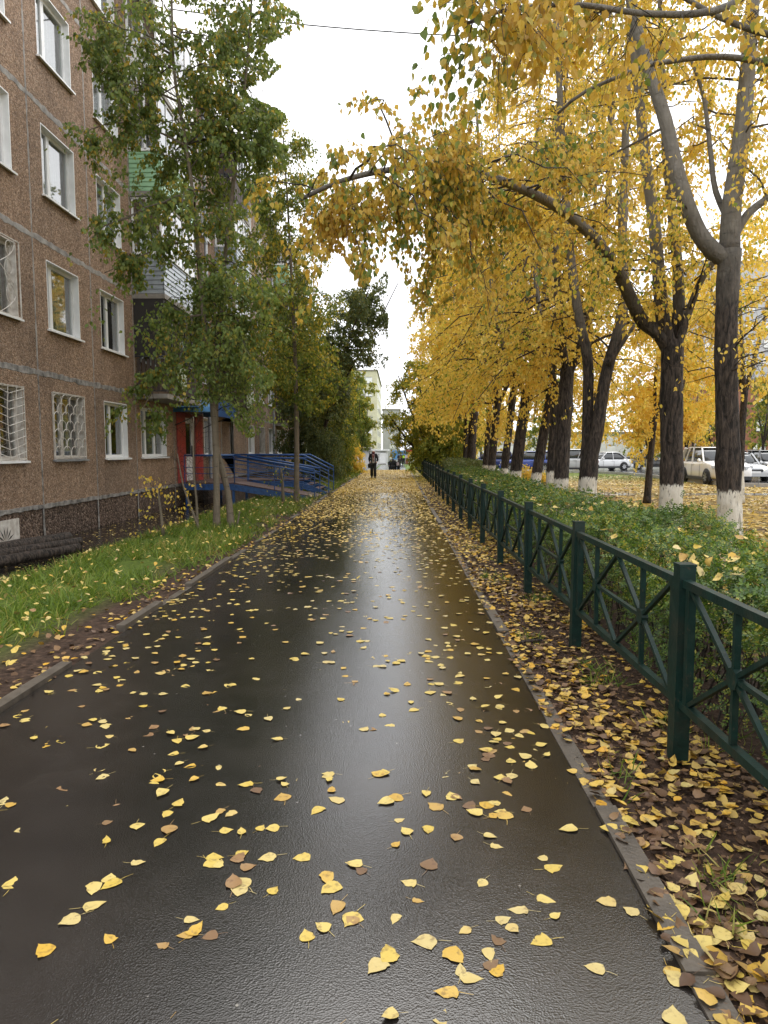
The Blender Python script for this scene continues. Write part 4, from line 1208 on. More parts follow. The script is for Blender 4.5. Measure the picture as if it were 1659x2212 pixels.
# T3 -- twin trunk
Y = 14.3
g = G(); b3 = at(1268, 1130, Y); b3[2] = gz(b3[0], Y)
bark_tube(g, [b3]+PT([(1268,1060),(1271,1020),(1273,985)], Y), .195, .18, 20, .06, .2, .5)
t3a, t3b, t3c = G(), G(), G()
D1 = bark_tube(t3a, PT([(1268,1095),(1268,1040),(1269,980),(1270,880),(1270,780),(1252,690),(1238,600),(1226,480),(1215,300),(1205,120),(1200,-60)], Y), .13, .04, 16, .05, 0, .5)
D2 = bark_tube(t3b, PT([(1268,1095),(1270,1040),(1278,985),(1290,930),(1309,810),(1336,715),(1348,640),(1345,500),(1350,330),(1356,150),(1360,-60)], 14.1), .15, .045, 16, .05, 0, .5)
D3 = bark_tube(t3c, PT([(1312,790),(1345,740),(1372,700)], 14.0), .06, .03, 10, .08)
gr3 = [grow([D1, D2], 100, 11, 13, (0.06,0.09), (1.0,2.9), (-.2,.8), .32, tw_len=(.2,.5), spread=.04, sec_r=.02, t0=.3, keep=front_thin(14.0, .5, 1180), tmpl=LEAF4)]
gr3.append(grow([D1, D2, D3], 30, 5, 3, (.06,.08), (.8,1.8), (0,.8), .2, t0=.05, keep=keep_row))
tree_obj('poplar_tree', 'twin stemmed whitewashed poplar whose right stem leans to the right, before the silver car', 'tree', b3, g, gr3, M['bark_wash'], M['leaf_yellow'], ROWG, limbs=[t3a, t3b, t3c])

reseed('the rest o')
# the rest of the row: (u at base, distance, trunk radius, lean du at 3.5 m, forks, label)
ROW = [
 (1209, 15.9, .16, 10, 3, 'straight stout whitewashed poplar just left of the twin stemmed one'),
 (1186, 17.6, .125, 14, 2, 'slimmer whitewashed poplar close against the left of a stout one'),
 (1149, 19.3, .13, 42, 3, 'whitewashed poplar leaning right, beside the blue car'),
 (1106, 20.6, .16, 30, 4, 'thick whitewashed poplar right of two thinner leaning ones'),
 (1084, 23.2, .12, 22, 3, 'thin whitewashed poplar leaning right, left of the thick leaning one'),
 (1058, 25.8, .14, 14, 3, 'whitewashed poplar standing before the clipped far hedge'),
 (1045, 28.6, .10, 12, 2, 'slight whitewashed poplar behind the end of the near hedge'),
 (1016, 33.5, .2, 5, 4, 'broad dark trunked poplar far down the row'),
 (1004, 38.0, .14, 4, 3, 'dark poplar far down the row behind the spreading green tree'),
 (985, 44.0, .15, 6, 3, 'yellow poplar near the far end of the row'),
 (968, 52.0, .15, 5, 3, 'yellow poplar at the far end of the row'),
]
for i, (u, Y, r, lean, forks, lab) in enumerate(ROW):
    reseed(lab)
    X = (u-860)/1500*Y
    z = gz(X, Y); b = np.array([X, Y, z])
    hf = rng.uniform(3.0, 3.9)
    lx = lean/1500*Y
    g = G()
    top = b+[lx*hf/3.5, 0, hf]
    TR = bark_tube(g, [b, b+[lx*.25, 0, 1.0], b+[lx*.6, .02, 2.2], top], r*1.08, r*.95, 16, .07, .22, .8)
    limbs, lg = [], []
    for k in range(forks):
        a = 2*math.pi*k/forks+rng.uniform(-.5,.5)
        sp = rng.uniform(.35,.9); H = rng.uniform(6.5,9.0)
        q = G()
        dx, dy = math.cos(a)*sp, math.sin(a)*sp
        limbs.append(bark_tube(q, [top-[0,0,.25], top+[dx*.5,dy*.5,.5], top+[dx,dy,1.6], top+[dx*1.4,dy*1.4,3.6], top+[dx*1.7+rng.normal()*.2,dy*1.7,H]], r*.55, .03, 10, .05))
        lg.append(q)
    far = Y > 24
    gs = [grow(limbs, 105 if not far else 115, 11, 13, sec_r=.024, tw_len=(.25,.6), leaf= (.065,.10) if not far else (.09,.14), sec_len=(1.2,3.9), elev=(-.55,.75), droop=.42, t0=.0, keep=keep_row, tmpl=LEAF4, twigs=Y < 18, taper=.5,
               dirf=lambda p: np.array([-.5, -.1, 0])*np.ones((len(p), 1)))]
    tree_obj('poplar_tree', lab, 'tree', b, g, gs, M['bark_wash'], M['leaf_yellow'], ROWG, limbs=lg)

reseed('left')
# ---- left side: two slim stems of the big green tree
Y = 14.2
gA = G(); bA = at(468, 1140, Y); bA[2] = gz(bA[0], Y)
PA = bark_tube(gA, [bA]+PT([(468,1050),(466,980),(462,900),(447,750),(432,600),(418,430),(400,300),(378,170),(372,60),(370,-80)], Y), .07, .02, 12, .04, .35, .6)
def keep_green(p):
    u = 860+1500*p[:, 0]/p[:, 1]; v = 972-1500*(p[:, 2]-CAM_H)/p[:, 1]
    right = 575+35*np.sin(v*.021)+np.where(v < 350, 35, 0)+30*np.sin(v*.07+1)
    left = 160+50*np.sin(v*.016+.8)+40*np.sin(v*.05)+np.clip((v-560)*.5, 0, 200)
    thin = (u < 345) & (rng.uniform(size=len(p)) < .12*(1+np.sin(v*.03)))
    low = 880+np.clip((u-430)*.35, -60, 60)+25*np.sin(u*.05)
    thin = thin | ((v > 590) & (u < 425) & (rng.uniform(size=len(p)) < .72))
    return (u > left) & (u < right+np.clip((v-600)*.15, 0, 40)) & (v < low) & (p[:, 0] > -6.9) & ~thin & clumpy(p, 1.9, np.where(u > 345, -2.2, -1.5))
lbs = []
def side_limb(pts):
    q = G(); A = bark_tube(q, pts, .026, .008, 6, .04); lbs.append((q, A)); return A
SLA = [side_limb(PT(p, 14.2)) for p in ([(374,120),(300,80),(225,85),(165,95)],[(385,220),(320,190),(250,170),(190,130,13.8)],[(402,315),(330,280),(250,265),(180,285,13.9)],
       [(418,430),(350,440),(270,470),(200,500,13.9)],[(425,520),(360,530),(290,560),(225,590,14)],[(445,740),(390,760),(345,820),(310,880,13.9)],[(440,680),(380,690),(330,720)])]
def keep_side(p):
    return (p[:, 0] > -6.95)
def lim(A, a, b): n = len(A[0]); return (A[0][int(n*a):int(n*b)], A[1][int(n*a):int(n*b)])
gsA = [grow([lim(PA, .33, 1)], 80, 15, 14, (.07,.105), (1.0,3.1), (-.35,.6), .35, tw_len=(.18,.5), spread=.035, sec_r=.016, t0=0, keep=keep_green, taper=.2, tmpl=LEAF4),
       grow([lim(PA, .18, .45)], 36, 9, 15, (.06,.08), (.5,1.9), (-.4,.5), .4, t0=0, keep=keep_green, taper=0, tmpl=LEAF4)]
gsA.append(grow(SLA, 70, 9, 12, (.07,.105), (.3,1.0), (-.5,.6), .4, t0=.2, keep=keep_side, taper=.3, tmpl=LEAF4, tw_len=(.15,.4), spread=.03))
tree_obj('poplar_tree', 'left, straight stem of the pair of slim green trees before the ramp', 'tree', bA, gA, gsA, M['bark_green'], M['leaf_green'], 'slim green trees by the building', limbs=[q for q, A in lbs])
reseed('B')
gB = G(); bB = at(499, 1140, 14.4); bB[2] = gz(bB[0], 14.4)
PB = bark_tube(gB, [bB]+PT([(493,1070),(480,1015),(467,960),(466,880),(470,780),(477,680),(486,560),(500,430),(515,300),(535,120),(545,-20)], 14.5), .068, .02, 12, .04, .3, .6)
gsB = [grow([lim(PB, .33, 1)], 100, 16, 15, (.07,.105), (.9,2.6), (-.35,.6), .35, tw_len=(.18,.5), spread=.035, sec_r=.016, t0=0, keep=keep_green, taper=.2, tmpl=LEAF4),
       grow([lim(PB, .2, .45)], 40, 9, 15, (.06,.08), (.5,2.0), (-.5,.5), .4, t0=0, keep=keep_green, taper=0, tmpl=LEAF4)]
tree_obj('poplar_tree', 'right stem of the pair of slim green trees before the ramp, bent at its foot', 'tree', bB, gB, gsB, M['bark_green'], M['leaf_green'], 'slim green trees by the building')

reseed('third slim')
# third slim tree
gC = G(); bC = at(640, 1085, 20.8); bC[2] = gz(bC[0], 20.8)
PC = bark_tube(gC, [bC]+PT([(641,1000),(640,880),(637,760),(633,660),(628,560),(620,420),(612,300)], 20.8), .085, .02, 10, .04, .2, .5)
def keep_C(p):
    u = 860+1500*p[:, 0]/p[:, 1]; v = 972-1500*(p[:, 2]-CAM_H)/p[:, 1]
    return (v < 860+30*np.sin(u*.06)) & (u < 735+20*np.sin(v*.04)) & (u > 520)
tree_obj('poplar_tree', 'single thin straight tree with yellowing leaves standing against the blue ramp', 'tree', bC, gC,
         [grow([lim(PC, .3, 1)], 110, 12, 16, (.07,.10), (.8,2.2), (-.3,.7), .3, t0=0, keep=keep_C, taper=.3, tmpl=LEAF4)], M['bark_green'], M['leaf_olive'], 'slim green trees by the building')

def gen_tree(label, x, y, h, cr, leafm, r=.11, trunk_h=None, nsec=70, nt=10, nl=19, leaf=(.09,.14), lean=(0,0), bark=None, forks=3, group=None, name='leafy_tree', keep=None, elev=(-.3,.8)):
    reseed(label)
    z = gz(x, y); b = np.array([x, y, z]); th = trunk_h or h*.3
    g = G(); top = b+[lean[0]*.3, lean[1]*.3, th]
    TR = bark_tube(g, [b, b+[lean[0]*.1+rng.normal()*.05, rng.normal()*.05, th*.5], top], r, r*.8, 12, .06, .25, .5)
    limbs, lg = [], []
    for k in range(forks):
        a = 2*math.pi*k/forks+rng.uniform(-.6,.6); sp = cr*rng.uniform(.25,.55)
        q = G(); dx, dy = math.cos(a)*sp, math.sin(a)*sp
        H = (h-th)*rng.uniform(.72,.95)
        limbs.append(bark_tube(q, [top-[0,0,.15], top+[dx*.4+lean[0]*.2,dy*.4,H*.3], top+[dx*.8+lean[0]*.6,dy*.8+lean[1]*.6,H*.65], top+[dx+lean[0],dy+lean[1],H]], r*.6, .02, 8, .05))
        lg.append(q)
    gs = [grow(limbs, nsec, nt, nl, leaf, (cr*.5, cr*1.15), elev, .25, t0=0.02, tmpl=LEAF4, twigs=False, taper=.45, keep=keep, sec_r=.012)]
    return tree_obj(name, label, 'tree', b, g, gs, bark or M['bark_dark'], leafm, group, limbs=lg)
def keep_left(lim):
    return lambda p: p[:, 0] < lim+.25*np.sin(p[:, 2]*2+p[:, 1])+rng.normal(size=len(p))*.08
LG = 'trees and bushes between the building and the path'
gen_tree('yellowing green tree behind the far end of the blue ramp, close to the wall', -4.2, 29.0, 8.8, 2.0, M['leaf_olive'], group=LG, nsec=85, trunk_h=3.4, keep=lambda p: (p[:, 0] < -2.5) & (p[:, 2] > 3.2+.4*np.sin(p[:, 0]*4)))
gen_tree('dark green bushy tree between the wall and the verge beyond the ramp', -4.7, 37.0, 7.6, 2.1, M['leaf_dark'], group=LG, trunk_h=1.2, nsec=85, keep=keep_left(-2.6))
gen_tree('tall feathery dark tree whose top leans out over the path', -4.2, 34.5, 10.6, 2.2, M['leaf_dark'], group=LG, lean=(2.4,-.5), nsec=170, leaf=(.09,.13), keep=lambda p: (p[:, 0] < -.5) & ((p[:, 2] > 5.6) | (p[:, 0] < -2.4)))
gen_tree('olive tree past the leaning dark tree', -4.0, 39.5, 7.4, 2.0, M['leaf_olive'], group=LG, trunk_h=1.0, nsec=80, keep=keep_left(-2.2))
gen_tree('yellow green tree beside the walking person', -4.2, 46, 7.2, 2.0, M['leaf_olive'], group=LG, trunk_h=1.2, nsec=75, leaf=(.11,.16), keep=keep_left(-2.3))
gen_tree('dark tree before the pale building end', -5.2, 52, 9.5, 2.6, M['leaf_dark'], group=LG, nsec=80, leaf=(.11,.17), keep=keep_left(-2.0))
gen_tree('thin yellow sapling just left of the walking person', -2.9, 55.5, 6.0, 1.2, M['leaf_olive'], r=.05, group=LG, nsec=40, leaf=(.10,.15), keep=keep_left(-1.4))
gen_tree('olive tree beyond the thin yellow sapling, before the pale block', -5.2, 66, 11, 2.8, M['leaf_olive'], group=LG, nsec=90, leaf=(.14,.2), keep=keep_left(-2.7))
gen_tree('light green tree in front of the pale block', -4.6, 84, 11, 2.6, M['leaf_lime'], group=LG, nsec=80, leaf=(.16,.24), keep=keep_left(-2.4))
def bush(label, x, y, h, cr, leafm, n=45, leaf=(.06,.1), name='bush', keep=None, group=None, nl=12):
    z = gz(x, y); b = np.array([x, y, z])
    g = G(); limbs = []
    for k in range(7):
        a = rng.uniform(0, 2*math.pi); sp = cr*rng.uniform(.3,.8)
        limbs.append(bark_tube(g, [b+[math.cos(a)*.08, math.sin(a)*.08, -.02], b+[math.cos(a)*sp*.5, math.sin(a)*sp*.5, h*.45], b+[math.cos(a)*sp, math.sin(a)*sp, h*rng.uniform(.75,.95)]], .022, .008, 6, .05))
    gs = [grow(limbs, n, 10, nl+5, leaf, (cr*.3, cr*.8), (-.3,.9), .2, t0=.1, tmpl=LEAF4, twigs=y < 16, taper=.3, keep=keep, sec_r=.007)]
    return tree_obj(name, label, 'bush', b, g, gs, M['bark_dark'], leafm, group)
bush('dark leafy bush on the verge some way behind the ramp steps', -3.7, 35.5, 3.2, 1.3, M['leaf_dark'], 70, group=LG)
bush('dark green bush on the verge beyond the ramp', -3.5, 33.5, 3.0, 1.2, M['leaf_dark'], 60, group=LG)
bush('loose yellow green bush on the verge near the walking person', -3.4, 38.5, 2.4, 1.0, M['leaf_olive'], 50, group=LG)
bush('pale yellow bush on the verge left of the kiosk', -3.3, 48.0, 2.4, 1.1, M['leaf_yellow'], 50, (.09,.13), group=LG)
# spreading green tree behind the second fence
def spread_tree():
    x, y = 2.6, 42.0; z = gz(x, y); b = np.array([x, y, z]); g = G(); limbs, lg = [], []
    bark_tube(g, [b, b+[0,0,.35], b+[-.05,0,.7]], .2, .2, 10, .08, .3)
    for dx, dy, H in ((-2.6,-.4,6.0),(-1.6,.6,7.0),(-.6,-.8,7.6),(2.8,-.3,4.2),(1.6,.8,6.2),(-3.2,.2,3.8)):
        q = G(); limbs.append(bark_tube(q, [b+[0,0,.5], b+[dx*.3,dy*.3,H*.3], b+[dx*.7,dy*.7,H*.65], b+[dx,dy,H]], .12, .03, 8, .06)); lg.append(q)
    gs = [grow(limbs, 260, 10, 16, (.09,.14), (.7,1.9), (-.3,.7), .25, t0=.15, tmpl=LEAF4, twigs=False, sec_r=.014)]
    tree_obj('leafy_tree', 'low spreading green tree with several dark stems behind the far fence', 'tree', b, g, gs, M['bark_dark'], M['leaf_lime'], limbs=lg)
spread_tree()
gen_tree('yellow low crowned tree behind the spreading green tree', 3.2, 58, 8.0, 3.0, M['leaf_yellow'], r=.14, nsec=90, leaf=(.12,.18), trunk_h=1.4, group=ROWG.replace('whitewashed ', ''), keep=lambda p: p[:, 0] > .3)
gen_tree('second yellow low crowned tree beyond the spreading green tree', 3.4, 68, 8.0, 3.2, M['leaf_lime'], r=.14, nsec=90, leaf=(.14,.2), trunk_h=1.2, group=ROWG.replace('whitewashed ', ''), keep=lambda p: p[:, 0] > .2)

reseed('far right:')
# far right: trees by the road and beyond it
FG = 'trees beyond the parking'
gen_tree('crooked thin dark tree between two poplars, leaning back', 7.56, 21.2, 6.0, 1.7, M['leaf_yellow'], r=.10, nsec=45, leaf=(.07,.11), trunk_h=2.6, lean=(.5,0), forks=2, keep=lambda p: p[:, 0] > 5.6)
gen_tree('small whitewashed tree on the lawn left of the white post', 14.6, 41, 5.5, 1.9, M['leaf_yellow'], r=.10, bark=M['bark_wash'], nsec=50, leaf=(.10,.15), group=FG)
gen_tree('small whitewashed tree beside the white post', 16.6, 40.5, 6.0, 2.0, M['leaf_yellow'], r=.10, bark=M['bark_wash'], nsec=50, leaf=(.10,.15), group=FG)
TL = [(8,58,9,3,'leaf_yellow'),(13,62,10,3.2,'leaf_olive'),(19,70,9,3,'leaf_yellow'),(25,72,10,3.4,'leaf_olive'),(31,74,11,3.6,'leaf_yellow'),(37,70,10,3.2,'leaf_olive'),
      (22,58,8,2.6,'leaf_yellow'),(29,56,8.5,2.8,'leaf_olive'),(10,84,12,4,'leaf_yellow'),(18,88,12,4,'leaf_yellow'),(26,92,12,4,'leaf_olive'),(34,52,9,3,'leaf_yellow'),(40,90,10,3.6,'leaf_olive'),(5,70,10,3,'leaf_yellow'),(48,86,11,3.6,'leaf_yellow')]
TLL = ['yellow tree at the left end of the far line, behind the blue cars','olive tree behind the silver car','yellow tree across the road behind the white post','olive tree across the road right of the white post',
       'tall yellow tree across the road beyond the white car','olive tree across the road near the brick building','smaller yellow tree on the lawn beyond the road','smaller olive tree on the lawn beyond the road',
       'tall yellow tree in the farthest line on the left','tall yellow tree in the farthest line, second from left','tall olive tree in the farthest line','yellow tree above the dark car at the right edge','olive tree in front of the brick building','yellow tree behind the end of the row of poplars','yellow tree right of the brick building']
for (x, y, h, c, lm), lab in zip(TL, TLL):
    gen_tree(lab, x, y, h, c, M[lm], r=.14, nsec=60, nt=7, nl=9, leaf=(.16,.26), group=FG, trunk_h=2.2, bark=M['bark_wash'] if y < 60 else None)
# nearer yellow trees to the right of the row (their crowns fill the view between trunks)
NR = [(9.5,15.5,9.5,3.0,'yellow leaved tree right of the frontmost poplar'),(10.5,21.5,9.5,3.0,'yellow leaved tree behind the white car side of the lawn'),(7.55,27.5,9,2.8,'yellow tree on the lawn behind the twin stemmed poplar'),(11.6,29.5,9,2.6,'yellow tree near the kerb left of the white car')]
for x, y, h, c, lab in NR:
    gen_tree(lab, x, y, h, c, M['leaf_yellow'], r=.12, nsec=70, nt=8, nl=11, leaf=(.08,.12), trunk_h=3.4, bark=M['bark_wash'], group='yellow trees on the lawn', keep=lambda p: p[:, 2] > 2.7)

reseed('saplings a')
# saplings and stumps on the left grass
def sapling(label, pts, r, leaves=0, leafm='leaf_olive', twn=14):
    P0 = np.array(pts[0]); P0[2] = gz(P0[0], P0[1]); pts = [P0]+[np.array(p) for p in pts[1:]]
    g = G(); A = bark_tube(g, pts, r, r*.4, 8, .05)
    gs = [grow([A], twn, 3, leaves, (.05,.08), (.25,.8), (.2,1.0), .05, t0=.25, tmpl=LEAF6, sec_r=.006)] if leaves else [dict(grow([A], twn, 3, 1, (.001,.002), (.3,.9), (.3,1.1), .03, t0=.3, tmpl=LEAF4, sec_r=.006))]
    return tree_obj('sapling', label, 'sapling', P0, g, gs, M['bark_green'], M[leafm], 'saplings on the grass strip')
sapling('bare leaning sapling left of the pair of slim trees', PT([(432,1148),(410,1090),(395,1045),(383,980)], 13.7), .03)
sapling('bare upright sapling in front of the red entrance', PT([(427,1145),(424,1080),(418,1010),(418,900)], 13.9), .03, twn=20)
sapling('short cut stem with yellow green leaves sprouting at its foot', PT([(353,1160),(349,1120),(340,1050)], 12.9), .035, 6, 'leaf_yellow', 8)
sapling('short stub of a stem right of the pair of slim trees', PT([(512,1140),(514,1125),(518,1105)], 14.4), .03, twn=2)
sapling('thick short stem in front of the ramp with a few leaves', PT([(612,1085),(610,1040),(607,1015)], 20.4), .06, 3, 'leaf_olive', 5)
reseed('props')
# ------------------------------------------------------------------ hedge
def make_hedge(name, label, x0, x1, y0, y1, h, ndens, near_tmpl, size, leafm, stems, bumpy=.06):
    b = np.array([(x0+x1)/2, y0, gz((x0+x1)/2, y0)]); t = thing(name, label, 'hedge', tuple(b))
    A = (x1-x0)*(y1-y0)+2*h*(y1-y0); n = int(A*ndens)
    y = rng.uniform(y0, y1, n); kind = rng.uniform(size=n); w = x1-x0
    top = h+bumpy*np.sin(y*2.1+1)+bumpy*.7*np.sin(y*5.3)
    x = rng.uniform(x0, x1, n)
    hx = top+bumpy*.8*np.sin(x*6+y*1.7)-.28*np.abs((x-(x0+x1)/2)/(w/2))**5
    d = np.abs(rng.normal(size=n))*.055
    z = hx-d+rng.exponential(.018, n)
    side = kind < .42
    sx = np.where(rng.uniform(size=n) < .6, x0, x1)
    inward = np.abs(rng.normal(size=n))*.13*np.where(sx == x0, 1, -1)
    bulge = .07*np.sin(y*3.1)+.05*np.sin(y*7+z*5)
    zz = rng.uniform(.02, 1, n)**.75*top
    x = np.where(side, sx+inward+bulge*np.where(sx == x0, -1, 1)-np.where(sx == x0, -1, 1)*.16*(1-zz/h), x); z = np.where(side, zz, z)
    P = np.stack([x, y, z+ground_z(x, y)], -1)
    out = np.where(side[:, None], np.stack([np.where(sx == x0, -1, 1), 0*y, 0*y+.4], -1), np.array([0, 0, 1.0]))
    ax = norm(out*.55+randdir(n)*.9); nr = norm(out*.6+np.array([0,0,.6])+randdir(n)*.6)
    V, Q, _ = scatter(P, ax, nr, rng.uniform(*size, n), *near_tmpl)
    tag(link(bpy.data.objects.new('foliage', np_mesh('foliage', V-b, [Q], [leafm])), t), kind='stuff')
    m = stems
    px, py = rng.uniform(x0+.15, x1-.15, m), rng.uniform(y0, y1, m)
    base = np.stack([px, py, ground_z(px, py)], -1)
    dirn = norm(np.stack([rng.normal(size=m)*.28, rng.normal(size=m)*.28, np.ones(m)], -1))
    S = bez(base, dirn, rng.uniform(.6, 1.0, m)*h*1.03, np.zeros(m), 6, .03)
    V, Q = tubes_np(S, rng.uniform(.005,.011,m)[:, None]*np.linspace(1,.3,6)[None], 5)
    tag(link(bpy.data.objects.new('stem', np_mesh('stem', V-b, [Q], [M['bark_dark']], True)), t), kind='stuff')
    return t
def sprig(pairs):
    V, Q = [], []
    def leaflet(o, d, L_, w):
        o = np.array(o, float); d = norm(np.array(d, float)); s = np.array([-d[1], d[0], 0])
        k = len(V); V.extend([o, o+d*L_*.45+s*w+[0,0,.02], o+d*L_, o+d*L_*.45-s*w+[0,0,.02]]); Q.append((k,k+1,k+2,k+3))
    for i in range(pairs):
        x = .12+.72*i/max(1, pairs-1); L_ = .30
        leaflet((x,0,-.05*x), (.45,.9,0), L_, .085); leaflet((x,0,-.05*x), (.45,-.9,0), L_, .085)
    leaflet((.88,0,-.05), (1,0,0), .32, .09)
    return (V, Q)
make_hedge('hedge', 'long clipped green hedge with small leaves growing just behind the near fence', 1.66, 2.95, -.5, 8.5, .93, 680, sprig(4), (.055,.095), M['leaf_hedge'], 420)
hg = make_hedge('hedge', 'far stretch of the small leaved hedge behind the fence, narrowing with distance', 1.66, 2.95, 8.5, 25.0, .90, 330, sprig(2), (.08,.135), M['leaf_hedge'], 380)
make_hedge('hedge', 'trimmed dark bush hedge under the poplars farther down the row', 2.6, 4.2, 29.5, 40, .95, 320, sprig(2), (.12,.2), M['leaf_dark'], 150)
make_hedge('hedge', 'low clipped hedge on the lawn across the road', 16, 60, 67.0, 68.6, 1.0, 60, (LEAF4[0], LEAF4[1]), (.25,.4), M['leaf_dark'], 20)
bush('small browning bush with yellow leaves between two whitewashed trunks', (1150-860)/1500*24.5, 24.5, 1.0, .5, M['leaf_yellow'], 30, (.06,.09), nl=7)

# ------------------------------------------------------------------ grass
BL = ([(-.0,-.035,0),(0,.035,0),(.45,.028,.06),(.45,-.028,.06),(.8,.016,.2),(.8,-.016,.2),(1,0,.38)], [(0,1,2,3),(3,2,4,5)], [(5,4,6)])
def grass(name, n, xr, yr, hgt, dens, flop=.5):
    x = rng.uniform(*xr, n); y = yr[0]+(yr[1]-yr[0])*rng.uniform(size=n)**1.9
    # tufts
    c = rng.integers(0, max(1, n//14), n); jx, jy = rng.normal(size=n)*.045, rng.normal(size=n)*.045
    cx, cy = x[c], y[c]; x, y = cx+jx, cy+jy
    m = dens(x, y); x, y = x[m], y[m]; k = len(x)
    P = np.stack([x, y, ground_z(x, y)-.005], -1)
    ax = norm(np.array([0,0,1.0])+flop*np.stack([rng.normal(size=k), rng.normal(size=k), 0*x], -1))
    nr = norm(np.stack([rng.normal(size=k), rng.normal(size=k), -.2+0*x], -1))
    sc = rng.uniform(*hgt, k)
    V, Q, T = scatter(P, ax, nr, sc, *BL)
    o = link(bpy.data.objects.new(name, np_mesh(name, V, [Q, T], [M['grass']])))
    return tag(o, kind='stuff')
def lawn(x, y):
    edge = -2.56-.75*np.exp(-((y-5.2)/2.0)**2)*(1+.3*np.sin(y*4))-.28*np.exp(-((y-8.6)/1.0)**2)-.08*np.abs(np.sin(y*3))
    s = np.sin(x*2.3+y*.7)+np.sin(x*1.1-y*1.9+1)+.6*np.sin(y*3.3+x*4)
    return (x < edge+rng.normal(size=len(x))*.1) & (x > -5.15+.15*np.sin(y*2)) & (s > -1.25)
tag(grass('grass', 46000, (-5.3,-2.5), (2.5,30), (.07,.22), lawn, .75), 'green grass growing on the strip between the wall and the path', 'grass')
tag(grass('grass', 9000, (-5.2,-2.5), (26,58), (.14,.3), lambda x, y: (x > -5.2) & (x < -2.55) & ~((x < -2.5) & (y < 27)), .6), 'grass on the verge beyond the ramp', 'grass')
tag(grass('grass', 7500, (.98,2.9), (1.2,14), (.05,.13), lambda x, y: (x > 1.02) & (np.sin(x*7+y*2.2)+np.sin(y*5-x*3) > .55), .8), 'thin grass tufts in the fallen leaves by the fence', 'grass')
tag(grass('grass', 16000, (3.2,15), (9,49), (.07,.17), lambda x, y: (x > 3.1) & ((np.sin(x*1.3+y*.6)+np.sin(y*1.1-x*.7) > .9) | ((y > 38) & (x > 5))) & ~((y > 24.9) & (y < 26.3)), .7), 'short grass under the poplars', 'grass')

reseed('fallen')
# ------------------------------------------------------------------ fallen leaves
def leaf_template(curl, fold, stalk=True, bend=0.0, fat=.40, skew=0.0):
    xs_ = [0, .04, .13, .26, .42, .6, .77, .9, 1.0]; wd = [.02, .19, .34, fat, .96*fat, .76*fat, .42*fat, .14*fat, .0]
    V, Q = [], []
    for x, w_ in zip(xs_, wd):
        for s_ in (-1, 0, 1):
            q_ = w_*(1+rng.normal()*.09)*(1+skew*s_); x_ = x+rng.normal()*.012
            V.append((x_, s_*q_+.25*skew*x*x, curl*(x-.4)**2+fold*abs(s_)*q_-bend*x*s_*q_+rng.normal()*.012))
    for i in range(8):
        for j in range(2):
            a = i*3+j; Q.append((a, a+3, a+4, a+1))
    if stalk:
        k = len(V); V += [(-.22,.03,.05),(-.22,.055,.05),(-.55,.13,.09),(-.55,.15,.09)]
        Q += [(0,k,k+1,2),(k,k+2,k+3,k+1)]
    V = np.array(V, float); V[:, 2] -= V[:27, 2].min()-.015
    return V, Q
VAR = [leaf_template(.25,.18,True,.1,.42), leaf_template(-.12,.10,True,0,.38), leaf_template(.5,.1,True,.25,.44), leaf_template(.05,.3,False,0,.36), leaf_template(.3,-.15,True,-.2,.45), leaf_template(.8,.25,True,.1,.33), leaf_template(.1,.05,True,0,.46,.12), leaf_template(.6,.7,True,.1,.36,-.1), leaf_template(-.3,-.25,False,.3,.40,.15), leaf_template(.15,.1,True,-.1,.36,-.16)]
def path_leaves():
    out = []
    for y0, y1, dn in ((1.3,4,58),(4,6,54),(6,10,46),(10,16,85),(16,26,210),(26,56,620)):
        n = int((y1-y0)*3.25*dn); x = rng.uniform(PL, PR, n); y = rng.uniform(y0, y1, n)
        # gathered towards the edges and in drifts
        k = rng.uniform(size=n) < (.6+.5*(np.abs((x-(PL+PR)/2)/1.65)**1.5)+.25*np.sin(x*3+y*1.3)+(.15 if y0 > 10 else 0))
        if y0 < 6: k &= ~((x < -1.2) & (y < 3.0) & (rng.uniform(size=n) < .45))
        out.append(np.stack([x[k], y[k]], -1))
    return np.vstack(out)
pl = path_leaves()
n1 = 5600
sx = rng.uniform(PR+.01, 1.75, n1); sy = 1.0+rng.uniform(size=n1)**1.6*13
k = (rng.uniform(size=n1) < .55+.35*np.sin(sx*5+sy*1.8)+.25*(sx < 1.4)); st_ = np.stack([sx[k], sy[k]], -1)
allp = np.vstack([np.c_[pl, np.zeros(len(pl))], np.c_[st_, np.ones(len(st_))]])
dd = np.hypot(allp[:, 0]-.0, allp[:, 1])
u_ = 860+1500*allp[:, 0]/allp[:, 1]; v_ = 972+1500*1.6/allp[:, 1]
inview = (u_ > -20) & (u_ < 1680) & (v_ < 2230)
order = np.argsort(np.where(inview, dd, 999))
near, rest = order[:300], order[300:]
LM = {}
for vi, (tv, tq) in enumerate(VAR):
    for c in ('yellow', 'brown'):
        LM[(vi, c)] = np_mesh('fallen_leaf', np.array(tv), [np.array(tq)], [M['leaf_single_'+c]], True)
LAB = {(0,'yellow'):'yellow poplar leaf fallen flat on the wet asphalt in the foreground', (0,'brown'):'dull brown leaf stuck flat to the wet asphalt in the foreground',
       (1,'yellow'):'yellow leaf lying in the litter between kerb and green fence', (1,'brown'):'dark brown leaf lying in the litter between kerb and green fence'}
